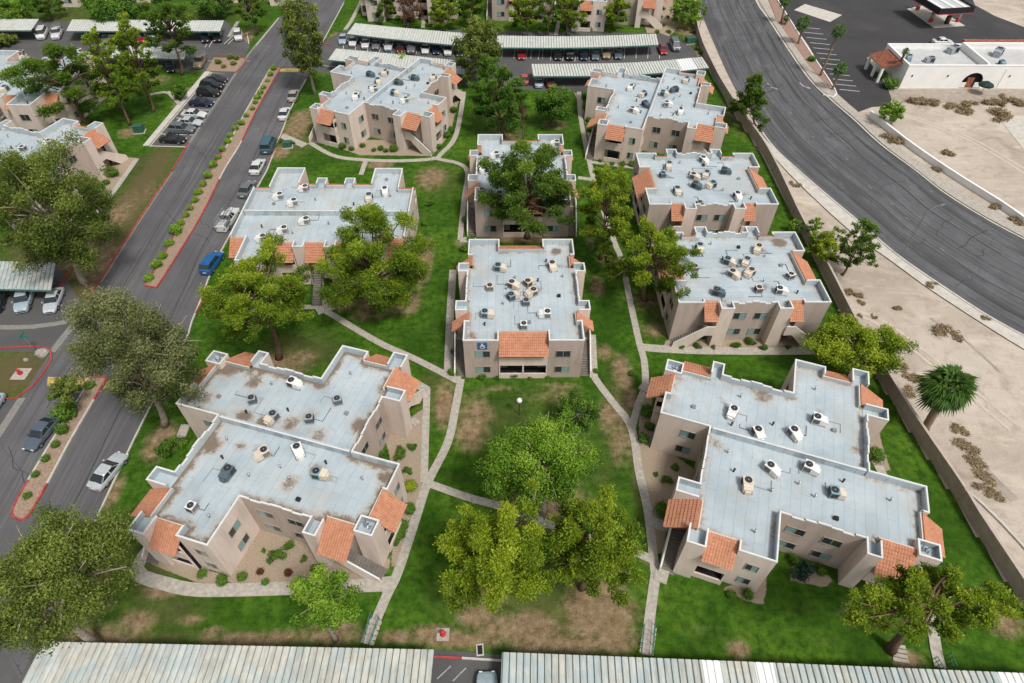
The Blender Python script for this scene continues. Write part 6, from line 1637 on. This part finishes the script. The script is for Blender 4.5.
def boulder(px, py, r, label):
    rd = random.Random(int(px)); mb = MB(); k = 10
    prof = [(1.0, -.1), (1.05, .3), (.85, .7), (.45, .95), (.1, 1.02)]
    for rr_, z in prof:
        for i in range(k):
            t = 2*math.pi*i/k; f = rr_*r*rd.uniform(.85, 1.15); mb.v.append((f*math.cos(t), f*math.sin(t)*.8, z*r*rd.uniform(.85, 1.05)))
    for i in range(len(prof)-1):
        for j in range(k):
            mb.f.append((i*k+j, i*k+(j+1) % k, (i+1)*k+(j+1) % k, (i+1)*k+j)); mb.m.append(0)
    mb.f.append(tuple((len(prof)-1)*k+j for j in range(k))); mb.m.append(0)
    o = mb.build('boulder', M['rock']); o.location = P(px, py); tag(o, label, 'rock')
boulder(43, 354, .8, 'pale boulder in the corner of the red-kerbed island'); boulder(26, 360, .3, 'small pale stone on the red-kerbed island')

def street_sign():
    g = P(36, 352); zt = 3.0; r_ = empty('street_sign', g); MB().tube([(0, 0, 0), (0, 0, zt)], .04, 6).build('post', M['steel'], r_)
    MB().box(-.6, -.02, zt-.35, .6, .02, zt).build('sign_plate', M['sign_green'], r_); MB().box(-.02, -.5, zt+.02, .02, .5, zt+.32).build('sign_plate', M['sign_green'], r_); tag(r_, 'green street name sign on a post at the island corner', 'sign')
street_sign()

def globe_lamp(px, py, zt, col, label, n=1, nm='lawn_lamp'):
    g = P(px, py); r_ = empty(nm, g); MB().tube([(0, 0, 0), (0, 0, zt-.15)], .05, 6).build('post', M['black'], r_)
    for i in range(n):
        a = i*2.1; x, y = (0, 0) if n == 1 else (.42*math.cos(a), .42*math.sin(a)); b = MB(); R = .32 if n == 1 else .3; zz = zt+(.35 if n == 1 else .3*i)
        b.lathe([(R*math.sin(math.pi*k/8)+.005, zz-R*math.cos(math.pi*k/8)) for k in range(9)], (x, y), 12); b.build('globe', col, r_, smooth=True)
        if n > 1: MB().tube([(0, 0, zt-.2), (x, y, zz)], .03, 5).build('arm', M['black'], r_)
    tag(r_, label, 'lamp')
globe_lamp(519, 415, 2.4, M['white'], 'white globe lamp on the lawn in front of the middle building')
globe_lamp(150, 103, 5.0, M['amber'], 'lamp with three amber globes between the slim pines by the marked stalls', 3, 'post_lamp')

def handrails(pairs, label):
    r_ = empty('handrail', P(*pairs[0][0])); off = r_.location.copy()
    for (a, b) in pairs:
        A, Bv = P(*a)-off, P(*b)-off; m = MB()
        for z in (.5, 1.0): m.tube([(A.x, A.y, z), (Bv.x, Bv.y, z)], .035, 5)
        for t in (0, .33, .66, 1): p = A.lerp(Bv, t); m.tube([(p.x, p.y, 0), (p.x, p.y, 1.0)], .03, 5)
        m.build('rail', M['fascia'], r_)
    tag(r_, label, 'handrail')
handrails([((643, 627), (640, 656)), ((654, 625), (651, 656))], 'pair of teal handrails beside the walk at the right bottom carport')
handrails([((372, 616), (364, 645)), ((380, 620), (370, 647))], 'pair of teal handrails beside the steps behind the left bottom carport')
handrails([((932, 660), (938, 671)), ((946, 656), (951, 669))], 'pair of handrails beside the walk below the leaning pine')
def steps(px0, px1, n, wd, label, nm='garden_steps'):
    a, b = P(*px0), P(*px1); d = (b-a)/n; u = d.normalized(); s = Vector((-u.y, u.x, 0))*wd/2; r_ = empty(nm, a); m = MB()
    for i in range(n):
        p = d*(i+.12); q = d*(i+.88); m.prism([(p-s).to_tuple()[:2], (q-s).to_tuple()[:2], (q+s).to_tuple()[:2], (p+s).to_tuple()[:2]][::-1], .045, .10+.02*(i % 2))
    m.build('tread', M['concrete'], r_); tag(r_, label, 'steps')
steps((650, 626), (646, 655), 6, 1.2, 'short run of steps between the teal handrails at the right bottom carport')
steps((376, 620), (367, 645), 5, 1.2, 'short run of steps between the teal handrails at the left bottom carport')
steps((897, 644), (901, 663), 4, 1.3, 'stack of old bricks and pavers at the foot of the leaning pine', 'brick_stack')
# square drain, umbrella by the white building, electric box
def drain(px, py):
    g = P(px, py); r_ = empty('drain_grate', g, .1); MB().box(-.32, -.5, -.02, .32, .5, .05).build('frame', M['concrete_l'], r_); MB().box(-.22, -.38, .052, .22, .38, .06).build('grate', M['black'], r_); tag(r_, 'small framed drain grate in the grass above the gap between bottom carports', 'drain')
drain(480, 650)
def umbrella(px, py):
    g = P(px, py); r_ = empty('garden_umbrella', g); MB().tube([(0, 0, 0), (0, 0, 2.5)], .05, 6).build('pole', M['steel'], r_); c = MB()
    for i in range(8):
        a, b = i*math.pi/4, (i+1)*math.pi/4; c.face([(0, 0, 2.75), (1.45*math.cos(a), 1.45*math.sin(a), 2.05), (1.45*math.cos(b), 1.45*math.sin(b), 2.05)])
        c.face([(1.45*math.cos(a), 1.45*math.sin(a), 2.05), (1.45*math.cos(a), 1.45*math.sin(a), 1.75), (1.45*math.cos(b), 1.45*math.sin(b), 1.75), (1.45*math.cos(b), 1.45*math.sin(b), 2.05)])
    c.build('canopy', M['umbrella'], r_); tag(r_, 'dark green umbrella by the arched doorway of the white building', 'umbrella')
umbrella(981, 94)
